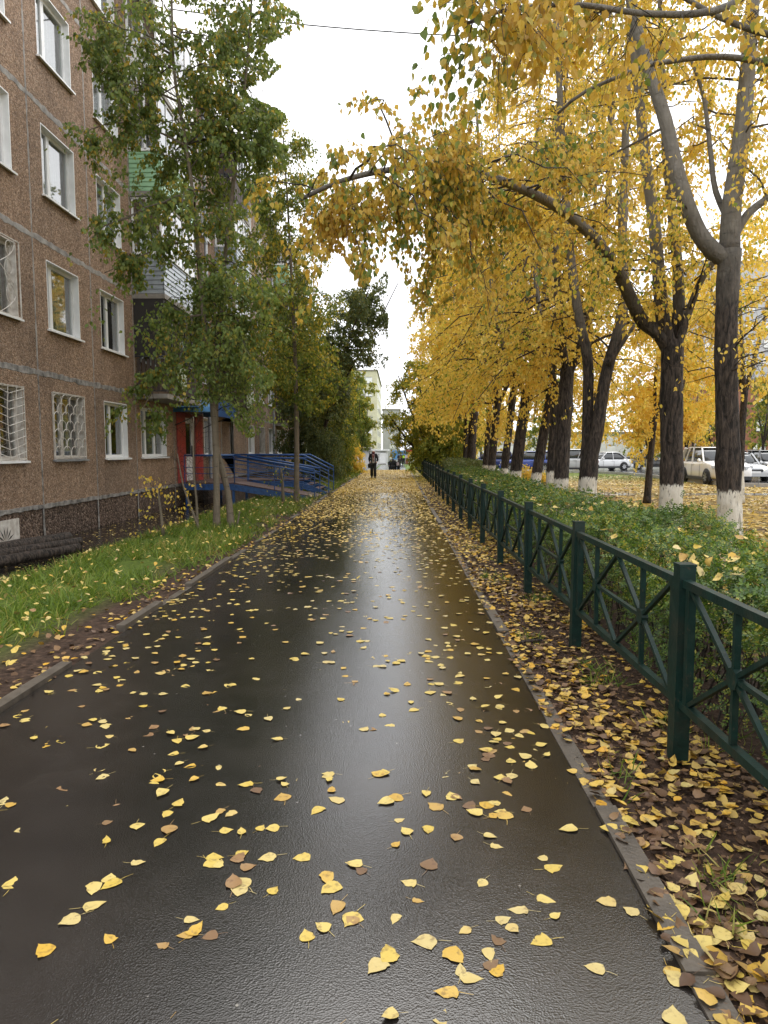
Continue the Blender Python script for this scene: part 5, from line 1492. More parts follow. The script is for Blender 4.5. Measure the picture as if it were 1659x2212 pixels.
for i in near:
    x, y, s = allp[i]; s = int(s); c = 'brown' if rng.uniform() < (.5 if s else .08) else 'yellow'
    o = bpy.data.objects.new('fallen_leaf', LM[(int(rng.integers(0, len(VAR))), c)]); link(o)
    zz = 0.0 if not s else (-.014+rng.uniform(0,.018)+(.014 if x < .98 else 0))
    o.location = (x, y, zz+.001); o.rotation_euler = (rng.normal()*(.02 if not s else .22), rng.normal()*(.02 if not s else .22), rng.uniform(0, 6.28))
    sc = rng.uniform(.046,.088)*(.95 if s else 1.0); o.scale = (sc, sc*rng.uniform(.85,1.1), sc*(.28 if not s else .9))
    tag(o, LAB[(s, c)], 'leaf', 'fallen leaves on the path' if not s else 'fallen leaves by the fence')
def leaf_field(name, P2, size, tilt, matn, label, tmpl=None, zadd=.0, flat=1.0):
    n = len(P2); x, y = P2[:, 0], P2[:, 1]
    P = np.stack([x, y, ground_z(x, y)+.012+zadd+rng.uniform(0,.012,n)], -1)
    ax = norm(np.stack([rng.normal(size=n), rng.normal(size=n), rng.normal(size=n)*tilt], -1)); nr = norm(np.array([0,0,1.0])+randdir(n)*tilt)
    sz = rng.uniform(*size, n)
    Vs, Qs, off = [], [], 0
    if tmpl is None:
        vi = rng.integers(0, len(VAR), n)
        for q, (tv, tq) in enumerate(VAR):
            m = vi == q
            if not m.any(): continue
            V, Q, _ = scatter(P[m], ax[m], nr[m], sz[m], np.array(tv)*[1,1,flat], tq); Vs.append(V); Qs.append(Q+off); off += len(V)
    else:
        V, Q, _ = scatter(P, ax, nr, sz, *tmpl); Vs, Qs = [V], [Q]
    o = link(bpy.data.objects.new(name, np_mesh(name, np.vstack(Vs), [np.vstack(Qs)], [M[matn]], True)))
    return tag(o, label, 'leaves', None, 'stuff')
ra = allp[rest]
leaf_field('fallen_leaves', ra[(ra[:, 2] == 0) & (ra[:, 1] < 12)][:, :2], (.048,.08), .03, 'fallen_yellow', 'yellow leaves scattered over the wet path', None, -.006, .3)
leaf_field('fallen_leaves', ra[(ra[:, 2] == 0) & (ra[:, 1] >= 12)][:, :2], (.06,.09), .14, 'fallen_far', 'yellow leaves thickly strewn over the far part of the path', LEAF4)
leaf_field('fallen_leaves', ra[ra[:, 2] == 1][:, :2], (.042,.072), .22, 'fallen_mixed', 'yellow and brown leaf litter between the kerb and the hedge')
n = 7000; P2 = np.stack([rng.uniform(PR+.08, 1.9, n), 1+rng.uniform(size=n)**1.5*8], -1)
leaf_field('leaf_fragments', P2, (.01,.032), .5, 'fallen_brown', 'small brown leaf crumbs on the soil by the right kerb', LEAF4, -.008)
n = 6000; P2 = np.stack([rng.uniform(PR+.05, 2.0, n), rng.uniform(10, 56, n)], -1)
leaf_field('fallen_leaves', P2, (.06,.09), .25, 'fallen_far', 'yellow leaf drift along the fence far down the path', LEAF4)
n = 1500; P2 = np.stack([PL-.02-rng.exponential(.28, n), 2.6+rng.uniform(size=n)**1.4*40], -1)
leaf_field('fallen_leaves', P2, (.05,.075), .3, 'fallen_mixed', 'fallen leaves along the left kerb', LEAF6)
n = 1300; P2 = np.stack([rng.uniform(-5.2, -2.6, n), 3+rng.uniform(size=n)**1.4*35], -1)
leaf_field('fallen_leaves', P2, (.05,.075), .5, 'fallen_yellow', 'yellow leaves caught in the grass', LEAF6, .10)
n = 900; P2 = np.stack([rng.uniform(-7.2, -5.3, n), rng.uniform(9, 24, n)], -1)
leaf_field('fallen_leaves', P2, (.05,.075), .1, 'fallen_yellow', 'yellow leaves on the wet apron by the wall', LEAF4)
n = 26000; P2 = np.stack([3.0+rng.uniform(size=n)*14, 7+rng.uniform(size=n)**1.2*36], -1)
s = np.sin(P2[:, 0]*.9+P2[:, 1]*.5)+np.sin(P2[:, 1]*.9-P2[:, 0]*.4)
P2 = P2[(rng.uniform(size=n) < .75+.3*s) & ~((P2[:, 0] > 14.3) & (P2[:, 1] > 30.5))]
leaf_field('fallen_leaves', P2, (.075,.115), .3, 'fallen_yellow', 'carpet of yellow leaves under the poplars', LEAF4)
n = 500; P2 = np.stack([rng.uniform(1.7, 2.9, n), 2.5+rng.uniform(size=n)**1.5*20], -1)
leaf_field('fallen_leaves', P2, (.05,.08), .6, 'fallen_yellow', 'yellow leaves caught on top of the hedge', None, .93)

# small litter: broken leafy twigs on the asphalt edge
tw = G().tube([(0,0,.02),(.06,.03,.03),(.13,.02,.04),(.2,.06,.03)], .012, 6)
o = tw.obj('dark_stick', M['bark_dark'], None); o.location = (.99, 5.6, 0); tag(o, 'dark crumpled stick on the leaves by the right kerb', 'stick')

# ------------------------------------------------------------------ logs and white board by the wall
LGG = 'dark logs lying at the foot of the wall'
for j, (p, q, r, lab) in enumerate((((-7.05,11.3,-.13),(-6.55,13.6,-.13),.12,'topmost dark log lying along the wall under the white board'),((-6.75,10.9,-.15),(-6.1,13.1,-.15),.10,'middle dark log lying beside the wall'),((-6.4,10.3,-.16),(-5.75,12.3,-.16),.09,'dark log nearest the grass at the foot of the wall'))):
    p, q = np.array(p), np.array(q); c = (p+q)/2
    g = G(); bark_tube(g, [p-c, (p-c)*.3+[.03,0,.015], (q-c)*.4-[.02,0,0], q-c], r, r*.9, 12, .06)
    o = g.obj('log', M['bark_dark'], None, True, tuple(c)); tag(o, lab, 'log', LGG)
wbd = thing('white_board', 'white square board with a dark fan of leaves drawn on it, leaning on the plinth', 'board', (-7.16, 12.35, -.2))
G().box(-.012,.012,-.55,.55,0,.52).obj('panel', M['old_white'], wbd)
g = G()
for a in np.radians([25, 50, 75, 100, 125, 150]):
    L0, L1 = .06, .3
    c_, s_ = math.cos(a), math.sin(a)
    P0 = np.array([.0145, .08+c_*L0, .12+s_*L0*.8]); P1 = np.array([.0145, .08+c_*L1, .12+s_*L1]); m_ = (P0+P1)/2; w_ = np.array([0,-s_,c_])*.018
    g.add([P0, m_+w_, P1, m_-w_], [(0,1,2,3)])
g.add([(.0145,-.2,.09),(.0145,.3,.10),(.0145,.34,.12),(.0145,-.2,.105)], [(0,1,2,3)])
g.obj('leaf_drawing', M['black_board'], wbd)

# ------------------------------------------------------------------ overhead cable
c0, c1 = np.array([-7.6, 21.0, 15.2]), np.array([14, 21.5, 14.6])
t = np.linspace(0, 1, 24)[:, None]
P = c0+(c1-c0)*t; P[:, 2] -= (1.2*4*t*(1-t))[:, 0]*.5+.85
o = G().tube(P, .018, 5).obj('overhead_cable', M['dark_metal']); tag(o, 'thin dark overhead cable crossing the sky above the path', 'cable')

# ------------------------------------------------------------------ cars
def car(label, loc, head, Lc, W, H, paint, style='wagon', lit=False, group=None):
    c = thing('parked_car', label, 'car', loc, head, group)
    hw = W/2; zb = .20; belt = H*.60; hood = H*(.60 if style != 'suv' else .63)
    nose = H*.50
    # x runs forward from -L/2 to L/2
    sections = [(-.5,.86,.38,belt*.86),(-.485,.95,.27,belt*.98),(-.40,1,zb,belt),(-.1,1,zb,belt),(.12,1,zb,belt),(.20,1,zb,hood*1.0),(.34,.99,zb,hood*.96),(.44,.95,zb+.02,nose*1.04),(.485,.86,.24,nose*.9),(.5,.74,.30,nose*.72)]
    rings = []
    for x, w, z0, z1 in sections:
        w *= hw; r = [(-w*.82,z0),(-w*.99,z0+.10),(-w,z0+(z1-z0)*.55),(-w*.97,z1-.09),(-w*.90,z1),(-w*.4,z1+.025),(w*.4,z1+.025),(w*.90,z1),(w*.97,z1-.09),(w,z0+(z1-z0)*.55),(w*.99,z0+.10),(w*.82,z0)]
        rings.append([(x*Lc, y, z) for y, z in r])
    G().loft(rings).obj('body', paint, c, smooth=True).modifiers.new('round', 'SUBSURF').levels = 2
    if style == 'suv': xb0, xr0, xr1, xb1 = -.475, -.40, .06, .215
    elif style == 'wagon': xb0, xr0, xr1, xb1 = -.48, -.44, .05, .20
    else: xb0, xr0, xr1, xb1 = -.40, -.22, .04, .20
    zr = H-.03
    def ring(x0, x1, w, z, n=6):
        return [(x0*Lc,-w*.9,z),(x0*Lc+.06,-w,z),(x1*Lc-.25,-w,z),(x1*Lc-.06,-w*.86,z),(x1*Lc,-w*.4,z),(x1*Lc,w*.4,z),(x1*Lc-.06,w*.86,z),(x1*Lc-.25,w,z),(x0*Lc+.06,w,z),(x0*Lc,w*.9,z)]
    G().loft([ring(xb0, xb1, hw*.91, belt-.06), ring((xb0+xr0)/2, (xb1+xr1)/2, hw*.83, (belt+zr)/2+.03), ring(xr0, xr1, hw*.74, zr-.02)]).obj('window', M['car_glass'], c, smooth=True).modifiers.new('round', 'SUBSURF').levels = 1
    G().loft([ring(xr0-.012, xr1+.012, hw*.765, zr-.035), ring(xr0-.01, xr1+.01, hw*.76, zr-.005), ring(xr0+.02, xr1-.02, hw*.66, H)]).obj('roof', paint, c, smooth=True).modifiers.new('round', 'SUBSURF').levels = 1
    for s in (-1, 1):
        pg = G()
        def pil(xa, xb_, wdt):
            pg.beam((xa*Lc, s*hw*.925, belt-.02), (xb_*Lc, s*hw*.765, zr-.02), wdt, .035, (1,0,0))
        pil(xb1-.012, xr1, .07); pil(xb0+.02, xr0+.012, .16 if style != 'sedan' else .12); pil((xb0+xb1)*.5+.02, (xr0+xr1)*.5+.01, .07)
        if style != 'sedan': pil(xb0+.17, xr0+.14, .07)
        pg.obj('pillar', paint, c)
        # door seams and handles
        for xs_ in (.135, -.09, -.30):
            G().box(xs_*Lc-.006, xs_*Lc+.006, s*hw*1.003-.004, s*hw*1.003+.004, zb+.12, belt-.12).obj('door_seam', M['dark_metal'], c)
        for xs_ in (-.06, -.27):
            G().box(xs_*Lc-.09, xs_*Lc+.09, s*hw*.985-.02, s*hw*.985+.025, belt-.155, belt-.125).obj('door_handle', paint, c)
        G().box(-.42*Lc, .40*Lc, s*hw*.995-.02, s*hw*.995+.02, zb-.01, zb+.13).obj('sill_trim', M['dark_metal'], c)
        mg = G().lathe([(0,-.06),(.07,-.05),(.09,0),(.07,.05),(0,.06)], 'x', 10, (xb1*Lc-.22, s*(hw+.09), belt+.06)); mg.beam((xb1*Lc-.22, s*hw*.9, belt), (xb1*Lc-.22, s*(hw+.05), belt+.04), .05, .03)
        mg.obj('mirror', paint, c, smooth=True)
        hl = G().loft([[(.405*Lc,s*hw*.93,nose*.93),(.40*Lc,s*hw*.95,nose*1.0),(.47*Lc,s*hw*.5,nose*.98),(.475*Lc,s*hw*.5,nose*.84)], [(.445*Lc,s*hw*1.0,nose*.88),(.44*Lc,s*hw*.99,nose*1.0),(.50*Lc,s*hw*.5,nose*.95),(.505*Lc,s*hw*.5,nose*.80)]])
        hl.obj('headlight', M['lamp_on'] if lit else M['lamp'], c)
        G().box(-.505*Lc, -.47*Lc, s*hw*.72-.12, s*hw*.72+.12, belt*.66, belt*.86).obj('tail_light', M['tail'], c)
        for xw in (-.30, .315):
            wr = .345 if style == 'suv' else .31
            G().lathe([(0,-.05),(wr*1.17,-.05),(wr*1.17,.05),(0,.05)], 'y', 20, (xw*Lc, s*(hw*.965), wr)).obj('wheel_arch', M['dark_metal'], c, smooth=False)
            ty = G().lathe([(wr*.62,-.1),(wr*.95,-.1),(wr,-.06),(wr,.06),(wr*.95,.1),(wr*.62,.1)], 'y', 22).obj('wheel', M['tyre'], c, smooth=True, loc=(xw*Lc, s*(hw-.045), wr))
            rg = G().lathe([(wr*.64,-.03*s),(wr*.6,.09*s),(wr*.5,.05*s),(.05,.02*s)], 'y', 20)
            for q in range(7):
                a = 2*math.pi*q/7
                rg.beam((.03*math.cos(a),.085*s,.03*math.sin(a)), (wr*.6*math.cos(a),.095*s,wr*.6*math.sin(a)), .055, .03, (0,1,0))
            rg.obj('rim', M['rim'], ty)
    if style == 'suv':
        gg = G().box(.487*Lc, .506*Lc, -hw*.42, hw*.42, H*.30, H*.46)
        gr_ = gg.obj('grille', M['dark_metal'], c)
        st2 = G()
        for i in range(9):
            for j in range(4):
                yy = -hw*.38+hw*.76*i/8; zz = H*(.32+.12*j/3)
                st2.lathe([(.012,0),(.0,.012)], 'x', 5, (.506*Lc, yy+(j % 2)*.03, zz))
        st2.obj('grille_stud', M['rim'], gr_)
        for s in (-1, 1): G().beam((-.36*Lc, s*hw*.68, H+.02), (.0, s*hw*.68, H+.02), .03, .03).obj('roof_rail', M['rim'], c)
        G().box(.44*Lc, .507*Lc, -hw*.8, hw*.8, .24, .40).obj('bumper', M['dark_metal'], c)
    else:
        G().box(.48*Lc, .503*Lc, -hw*.45, hw*.45, H*.33, H*.42).obj('grille', M['dark_metal'], c)
        G().box(.45*Lc, .515*Lc, -hw*.86, hw*.86, .26, .46).obj('bumper', paint, c)
    G().box(-.515*Lc, -.46*Lc, -hw*.9, hw*.9, .28, .5).obj('bumper', paint if style == 'sedan' else M['dark_metal'], c)
    G().box(.508*Lc, .519*Lc, -.26, .26, .42, .53).obj('number_plate', M['white_pvc'], c)
    return c
M['tyre'] = simple('tyre', (0.02,0.02,0.02), None, 20, .8, .1)
M['rim'] = simple('wheel_rim', (0.45,0.46,0.47), (0.3,0.3,0.31), 10, .3, .1, metallic=.8, bstr=0)
M['lamp'] = simple('lamp_glass', (0.5,0.52,0.55), (0.2,0.21,0.22), 14, .1, .05, bstr=0)
M['tail'] = simple('tail_lamp', (0.35,0.02,0.02), None, 10, .2, .05, bstr=0)
m, n_, l_, b_ = mat_base('lit_headlamp'); b_.inputs['Base Color'].default_value = (.8,.8,.7,1); b_.inputs['Emission Color'].default_value = (1,.93,.7,1); b_.inputs['Emission Strength'].default_value = 1.6; M['lamp_on'] = m
def paint(name, c): return simple(name, c, tuple(x*.92 for x in c), 2, .22, .06, bstr=0, coat=.6)
P_w, P_gr, P_bl, P_dk, P_sv = paint('paint_champagne', (.78,.76,.73)), paint('paint_grey', (.16,.17,.175)), paint('paint_blue', (.03,.07,.34)), paint('paint_black', (.02,.021,.025)), paint('paint_silver', (.50,.51,.52))
P_wh = paint('paint_white', (.72,.73,.74))
CG = 'cars by the road'
def head(deg): return math.radians(deg)
car('pale champagne sport utility car with mesh grille, seen between the two front poplars', (15.4,34.2,0), head(-93), 4.7, 1.86, 1.75, P_w, 'suv', group=CG)
car('silver saloon with lit headlight behind the champagne car', (18.2,37.8,0), head(-93), 4.4, 1.78, 1.48, P_sv, 'sedan', True, CG)
car('black car with slim lit headlights at the right edge', (20.9,39.5,0), head(-96), 4.6, 1.85, 1.6, P_dk, 'suv', True, CG)
car('silver grey estate car with roof rack and dark lower body', (12.6,51.5,0), head(176), 3.9, 1.66, 1.66, P_sv, 'wagon', group=CG)
car('bright blue estate car behind the leaning poplar', (9.6,51.8,0), head(172), 4.0, 1.7, 1.52, P_bl, 'wagon', group=CG)
car('darker blue car partly hidden at the left of the bright blue one', (7.0,54.5,0), head(172), 4.1, 1.7, 1.5, paint('paint_navy', (.02,.045,.2)), 'wagon', group=CG)
car('white saloon behind the silver grey estate car', (16.3,55.5,0), head(196), 4.2, 1.72, 1.45, P_wh, 'sedan', group=CG)
car('grey green saloon at the left end of the parked cars', (4.6,57.5,0), head(175), 4.1, 1.7, 1.42, P_gr, 'sedan', group=CG)
car('dark car passing behind the front poplar on the road', (20.5,58.5,0), head(20), 4.2, 1.75, 1.45, P_dk, 'sedan', group=CG)
car('white car far back at the right edge beyond the black one', (31,55.5,0), head(-60), 4.4, 1.78, 1.55, P_wh, 'suv', group=CG)
g = G(); g.box(-.24,.24,-.24,.24,-.1,.12); g.box(-.17,.17,-.17,.17,.12,2.1); g.box(-.2,.2,-.2,.2,2.1,2.2)
o = g.obj('stone_post', M['old_white'], None, False, ((1451-860)/1500*43, 43, 0)); tag(o, 'white square post standing by the road between two small trees', 'post')
# lamp column behind the leaning poplar
lp = thing('street_lamp', 'slim grey lamp column behind the row of poplars', 'street lamp', (11.5, 66, 0))
G().tube([(0,0,0),(0,0,4),(0,0,8),(.1,0,8.6),(.8,0,9.0)], [.09,.08,.06,.05,.04], 10).obj('pole', M['pipe'], lp, True)
G().box(.7,1.3,-.12,.12,8.93,9.06).obj('lamp_head', M['pipe'], lp)

# ------------------------------------------------------------------ people
def skin_obj(name, V, E, R, mat, parent, sub=2):
    me = bpy.data.meshes.new(name); me.from_pydata([tuple(v) for v in V], E, []); me.materials.append(mat)
    o = bpy.data.objects.new(name, me); link(o, parent)
    md = o.modifiers.new('skin', 'SKIN'); md.use_smooth_shade = True
    sl = me.skin_vertices[0].data
    for i, r in enumerate(R): sl[i].radius = (r, r) if np.ndim(r) == 0 else r
    for i in range(len(R)): sl[i].use_root = (i == 0)
    s = o.modifiers.new('sub', 'SUBSURF'); s.levels = s.render_levels = sub
    return o
M['skin'] = simple('skin', (.52,.33,.25), (.45,.27,.2), 8, .5, .1, bstr=0)
def cloth(name, c): return simple(name, c, tuple(x*.6 for x in c), 12, .8, .1, bstr=.2)
def person(label, loc, rz, h, jacket, trousers, hair, inner=None, bag=None, stride=1.0, group=None, scarf=None, pack=None):
    k = h/1.65
    p = thing('person', label, 'person', loc, rz, group)
    a = .13*stride
    J = dict(pel=(0,0,.90), waist=(0,0,1.05), chest=(0,.0,1.24), neck=(0,-.01,1.42), hb=(0,-.035,1.49), ht=(0,-.06,1.585),
             hl=(.09,0,.84), kl=(.095,-.5*a-.03,.47), al=(.095,-.7*a,.09), tl=(.105,-.7*a-.15,.035), hr=(-.09,0,.84), kr=(-.095,.15*a-.05,.47), ar=(-.095,a,.12), tr=(-.105,a-.14,.05),
             sl=(.17,0,1.36), el=(.25,.04,1.10), wl=(.19,-.12,.93), fl=(.16,-.18,.90), sr=(-.17,0,1.36), er=(-.25,.04,1.10), wr=(-.19,-.12,.93), fr=(-.16,-.18,.90))
    n = list(J); V = [np.array(J[q])*k for q in n]; ix = {q: i for i, q in enumerate(n)}
    e = [('pel','waist'),('waist','chest'),('chest','neck'),('neck','hb'),('hb','ht'),('pel','hl'),('hl','kl'),('kl','al'),('al','tl'),('pel','hr'),('hr','kr'),('kr','ar'),('ar','tr'),('chest','sl'),('sl','el'),('el','wl'),('wl','fl'),('chest','sr'),('sr','er'),('er','wr'),('wr','fr')]
    r = dict(pel=.11, waist=.10, chest=.11, neck=.05, hb=.075, ht=.08, hl=.085, kl=.058, al=.04, tl=.035, hr=.085, kr=.058, ar=.04, tr=.035, sl=.055, el=.042, wl=.03, fl=.035, sr=.055, er=.042, wr=.03, fr=.035)
    skin_obj('body', V, [(ix[x], ix[y]) for x, y in e], [r[q]*k for q in n], M['skin'], p, 1)
    def part(name, keys, edges, rad, mat):
        ii = {q: i for i, q in enumerate(keys)}
        return skin_obj(name, [np.array(J[q])*k for q in keys], [(ii[x], ii[y]) for x, y in edges], [np.multiply(rad[q], k) for q in keys], mat, p, 1)
    J['hem'] = (0,.01,.80); J['cfl'] = (.2,-.1,.95); J['cfr'] = (-.2,-.1,.95)
    part('jacket', ['chest','waist','hem','neck','sl','el','cfl','sr','er','cfr'], [('chest','waist'),('waist','hem'),('chest','neck'),('chest','sl'),('sl','el'),('el','cfl'),('chest','sr'),('sr','er'),('er','cfr')],
         dict(chest=(.165,.125), waist=(.165,.125), hem=(.17,.13), neck=.07, sl=.085, el=.07, cfl=.055, sr=.085, er=.07, cfr=.055), jacket)
    J['fl2'] = (.1,-.7*a-.02,.06); J['fr2'] = (-.1,a,.08)
    part('trousers', ['pel','hl','kl','fl2','hr','kr','fr2'], [('pel','hl'),('hl','kl'),('kl','fl2'),('pel','hr'),('hr','kr'),('kr','fr2')], dict(pel=.14, hl=.115, kl=.095, fl2=.095, hr=.115, kr=.095, fr2=.095), trousers)
    for s, q, w in ((1,'al','tl'),(-1,'ar','tr')):
        A, T = np.array(J[q])*k, np.array(J[w])*k
        skin_obj('shoe', [A-[0,-.03,.03], (A+T)/2-[0,0,.015], T-[0,.03,0]], [(0,1),(1,2)], [.05*k,.05*k,.04*k], M['black_board'], p, 1)
    hk = np.array(J['hb'])*k
    skin_obj('hair', [hk+[0,.01,.03], hk+[0,-.035,.09*k], hk+[0,.06,-.1], hk+[.05,.03,-.12], hk+[-.05,.03,-.12]], [(0,1),(0,2),(0,3),(0,4)], [.125*k,.105*k,.08*k,.06*k,.06*k], hair, p, 1)
    if inner:
        G().loft([[(x*k, (-.135+abs(x)*.25+(.02 if z > 1.3 else 0))*k, z*k) for x in (-.075,-.03,.03,.075)] for z in (.88,1.0,1.15,1.3,1.4)], close=False, cap=False).obj('shirt', inner, p, True)
    if scarf:
        G().tube(np.array([(.05,-.13,1.40),(.02,-.16,1.25),(-.01,-.16,1.12),(.02,-.165,.98)])*k, .022*k, 8).tube(np.array([(-.06,-.13,1.40),(-.03,-.155,1.28),(.0,-.17,1.14)])*k, .018*k, 8).obj('lanyard', scarf, p, True)
    if bag:
        G().loft([[(-.30,-.13,.58),(-.12,-.13,.58),(-.12,-.03,.58),(-.30,-.03,.58)], [(-.31,-.14,.78),(-.11,-.14,.78),(-.11,-.02,.78),(-.31,-.02,.78)], [(-.28,-.11,.83),(-.14,-.11,.83),(-.14,-.05,.83),(-.28,-.05,.83)]]).tube([(-.21,-.08,.83),(-.19,-.14,.93),(-.15,-.02,1.1),(.1,-.02,1.38)], .012, 6).obj('bag', bag, p)
    if pack:
        G().loft([[(-.15*k,.12*k,1.0*k),(.15*k,.12*k,1.0*k),(.15*k,.24*k,1.0*k),(-.15*k,.24*k,1.0*k)], [(-.14*k,.12*k,1.36*k),(.14*k,.12*k,1.36*k),(.13*k,.22*k,1.36*k),(-.13*k,.22*k,1.36*k)]]).obj('backpack', pack, p)
    return p
blk, drk, gry = cloth('cloth_black', (.012,.012,.014)), cloth('cloth_dark', (.02,.021,.026)), cloth('cloth_light', (.50,.47,.46))
redh, brnh = cloth('hair_red', (.14,.012,.018)), cloth('hair_brown', (.04,.025,.018))
lime, pink, redc = cloth('cloth_lime', (.45,.75,.05)), cloth('cloth_pale', (.55,.45,.46)), cloth('cloth_red', (.25,.03,.035))
person('person with dark red hair, open black jacket and pale shirt, walking head down', ((807-860)/1500*39.6, 39.6, 0), 0, 1.62, blk, blk, redh, gry, blk, 1.0, None, redc)
PGN = 'children in dark clothes walking away where the path dips'
for i, (u, Y, h, lab, pk, rz) in enumerate(((843.5,62,1.32,'child in black at the left of the dark group where the path dips',None,0.3),(849,61.5,1.42,'taller child in black, middle of the dark group where the path dips',None,3.0),(853.5,62.3,1.3,'child in black partly behind the taller one in the dark group',blk,3.1),(861,62,1.28,'child in black with pale stripe on a bag, right of the dark group',pink,2.8))):
    x = (u-860)/1500*Y; person(lab, (x, Y, gz(x, Y)+.012), rz, h, blk, drk, brnh, None, None, .6, PGN, pack=pk)
PGF = 'people far down the street'
for u, Y, j_, t_, lab, pk in ((862,108,drk,blk,'person in dark coat far down the street, leftmost of the distant walkers',None),(867,106,drk,blk,'person in navy coat far down the street beside a lime backpack',None),(872,104,blk,drk,'distant person carrying a lime green backpack',lime),(879,102,pink,redc,'distant person in pale jacket and dark red trousers',None),(882,107,drk,blk,'distant person in dark clothes behind the pale jacket',None)):
    x = (u-860)/1500*Y; person(lab, (x, Y, gz(x, Y)+.012), math.pi if pk else .2, 1.68, j_, t_, brnh, None, None, .8, PGF, pack=pk)

# ------------------------------------------------------------------ buildings and kiosk at the end of the street
M['pale_wall'] = simple('pale_yellow_wall', (.62,.60,.42), (.5,.48,.34), 1.2, .8, .1, bstr=.1)
M['grey_wall'] = simple('grey_wall', (.50,.50,.51), (.42,.42,.43), 1.2, .8, .1, bstr=.1)
M['white_wall'] = simple('white_wall', (.72,.72,.70), (.6,.6,.58), 2, .7, .1, bstr=.1)
M['brick'] = simple('brick_wall', (.34,.15,.09), (.22,.09,.06), 3, .85, .1, bstr=.3)
def block(name, label, x0, x1, y0, y1, z0, z1, mat, cols_front=(), floors=0, side=None, fz=2.7, base=1.0, roofm='slab', ww=1.4, ww_cols=None):
    t = thing(name, label, 'building', ((x0+x1)/2, y0, z0))
    X, Yy, Z = (x0+x1)/2, y0, z0
    G().box(x0-X, x1-X, 0, y1-y0, -.5, z1-z0).obj('wall', mat, t)
    G().box(x0-X-.25, x1-X+.25, -.25, y1-y0+.25, z1-z0+.003, z1-z0+.3).obj('roof', M[roofm], t)
    for f in range(floors):
        for cx in cols_front:
            z = base+f*fz
            w = frame_ring(G(), cx-X-ww/2, cx-X+ww/2, -.06, .02, z, z+1.4, .09).obj('window', M['white_pvc'], t)
            G().box(cx-X-ww/2+.08, cx-X+ww/2-.08, -.03, -.01, z+.08, z+1.32).obj('pane', M['car_glass'], w)
        if side:
            xs_, ysl = side
            for cy in ysl:
                z = base+f*fz; s = .06 if xs_ > X else -.06
                w = G().box(min(xs_-X, xs_-X+s), max(xs_-X, xs_-X+s), cy-Yy-.75, cy-Yy+.75, z, z+1.45).obj('window', M['white_pvc'], t)
                G().box(min(xs_-X+s, xs_-X+s*1.2), max(xs_-X+s, xs_-X+s*1.2), cy-Yy-.65, cy-Yy+.65, z+.1, z+1.35).obj('pane', M['car_glass'], w)
    return t
gE = -1.9
bt = block('apartment_building', 'pale yellow and white panel block at the far end of the street on the left', -26, -4.6, 152, 190, gE, 18.6, M['pale_wall'], (-24,-21,-18,-15,-12,-9,-6.3), 7, (-4.6, (156,161,166,171,176,181,186)), 2.8)
for x in (-16.5,-10.5,-7.6): G().box(x+15.3-.5, x+15.3+.5, -.12, -.003, .2, 20.2).obj('wall_stripe', M['white_wall'], bt)
G().box(-3,3,6,10,20.8,22.4).obj('chimney', M['brick'], bt)
block('tower_block', 'plain grey end wall of a tall block beyond the kiosk', -4.2, .5, 192, 230, gE, 12.5, M['grey_wall'], (-1.6,), 4, None, 2.8)
block('apartment_building', 'brick block standing beyond the road at the right edge', 40, 62, 82, 100, 0, 9.5, M['brick'], (42,45,48,51,54,57,60), 3, (40, (86,90,94)))
block('tower_block', 'tall grey block rising behind the yellow trees on the right', 46, 66, 110, 126, 0, 30, M['grey_wall'], (48,51,54,57,60,63), 10, (46, (113,118,123)))
block('low_building', 'long pale low building seen between the trees beyond the road', 12, 44, 112, 122, 0, 4.2, M['white_wall'], (14,18,22,26,30,34,38,42), 1, None)
ks = thing('kiosk', 'small white kiosk with a half glazed white door at the end of the path', 'kiosk', (-3.2, 118, gz(-3.2, 118)))
G().box(-1.5,1.4,0,3,0,2.35).obj('wall', M['white_wall'], ks)
G().box(-1.8,1.75,-.4,3.2,2.353,2.6).obj('roof', M['white_pvc'], ks)
dk = frame_ring(G(), .1, 1.1, -.06, -.003, .1, 2.15, .1).obj('door', M['white_pvc'], ks)
G().box(.2,1.0,-.04,-.01,.2,1.05).obj('door_panel', M['white_wall'], dk); G().box(.2,1.0,-.04,-.01,1.06,2.05).obj('pane', M['car_glass'], dk)
g = G()
for i, zz in enumerate(np.linspace(.6,1.6,6)): g.tube([(-.25,-.02,zz),(-.1+.1*(i % 2),-.02,zz+.08),(-.3,-.02,zz+.15)], .025, 4)
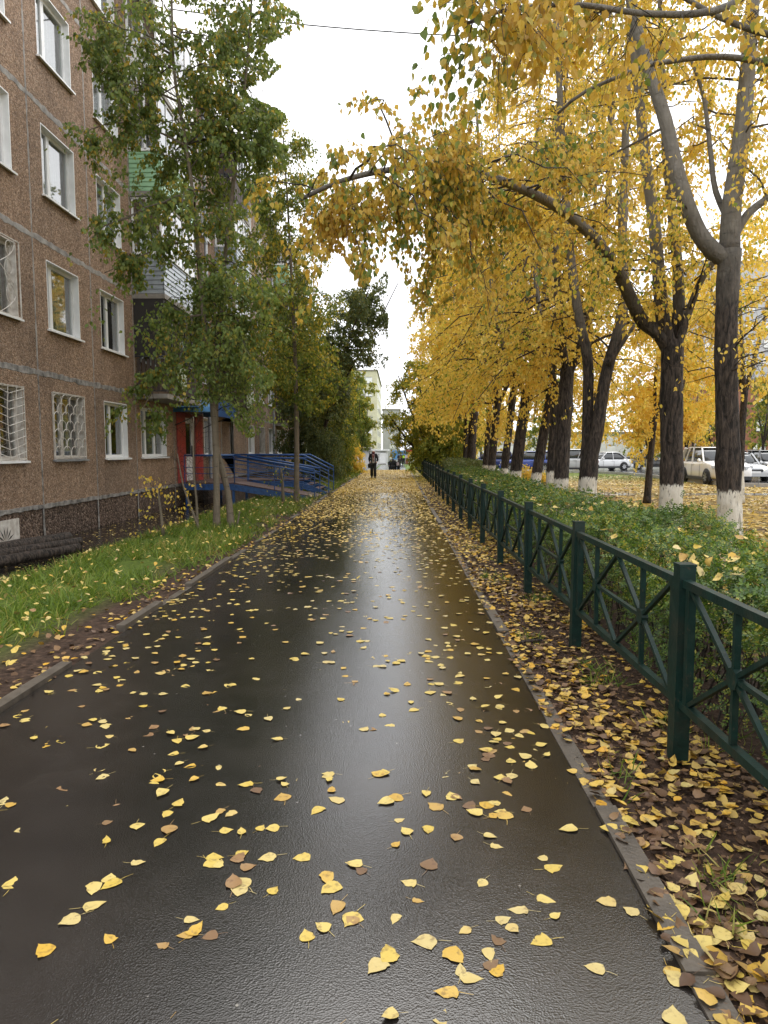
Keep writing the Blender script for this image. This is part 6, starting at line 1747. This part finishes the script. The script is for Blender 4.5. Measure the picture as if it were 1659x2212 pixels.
g.obj('graffiti', M['dark_metal'], ks)
G().box(-.2,1.2,-1.0,-.45,0,.14).obj('step', M['slab'], ks)
ks2 = thing('kiosk', 'long low shed with white fascia boards left of the white kiosk', 'kiosk', (-7.6, 117, gz(-7, 117)))
G().box(-3,2.7,.5,5,0,2.5).obj('wall', M['grey_wall'], ks2); G().box(-3.4,3.0,-.2,5.2,2.503,2.8).obj('roof', M['dark_metal'], ks2)
for xa, xb, za, zb_ in ((-3.2,-.9,2.85,3.4),(-.7,1.6,2.95,3.7),(1.75,2.9,2.85,3.3)): G().box(xa, xb, -.1, .05, za, zb_).obj('fascia_board', M['white_pvc'], ks2)
bs = thing('advert_stand', 'blue poster panel standing far down the street', 'poster', (.2, 128, gz(.2, 128)))
G().box(-1.3,1.3,-.06,.06,.9,2.6).obj('panel', M['blue_light'], bs); G().box(-1.2,-1.05,-.05,.05,0,.9).box(1.05,1.2,-.05,.05,0,.9).obj('leg', M['pipe'], bs)
rs = thing('market_stall', 'small stall with red awning far down the street', 'stall', (3.4, 132, gz(3.4, 132)))
G().box(-1.6,1.6,0,2,0,2.3).obj('wall', M['white_wall'], rs); G().box(-1.8,1.8,-.5,2.1,2.303,2.8).obj('awning', M['red'], rs)
gh = thing('low_wall', 'low concrete edging beside the verge near the walking person', 'wall', (-3.6, 52.5, gz(-3.6,52.5)))
G().box(-1.4,1.1,-.1,.1,0,.22).obj('wall', M['kerb_pale'], gh)
for xx, lab in ((-9,'yellow tree far behind the kiosk on the left'),(7,'yellow tree at the far end of the street right of the stall'),(4.6,'green yellow tree near the poster at the street end'),(10,'tall yellow tree at the far right end of the street'),(6.5,'yellow tree closing the row of poplars far away')):
    yy = {-9:140,7:120,4.6:100,10:105,6.5:78}[xx]
    gen_tree(lab, xx, yy, 10 if xx > 0 else 8, 3.4 if xx != 4.6 else 2.4, M['leaf_yellow' if xx != 4.6 else 'leaf_olive'], r=.16, nsec=60, nt=7, nl=9, leaf=(.2,.34), group='trees at the end of the street', trunk_h=2)
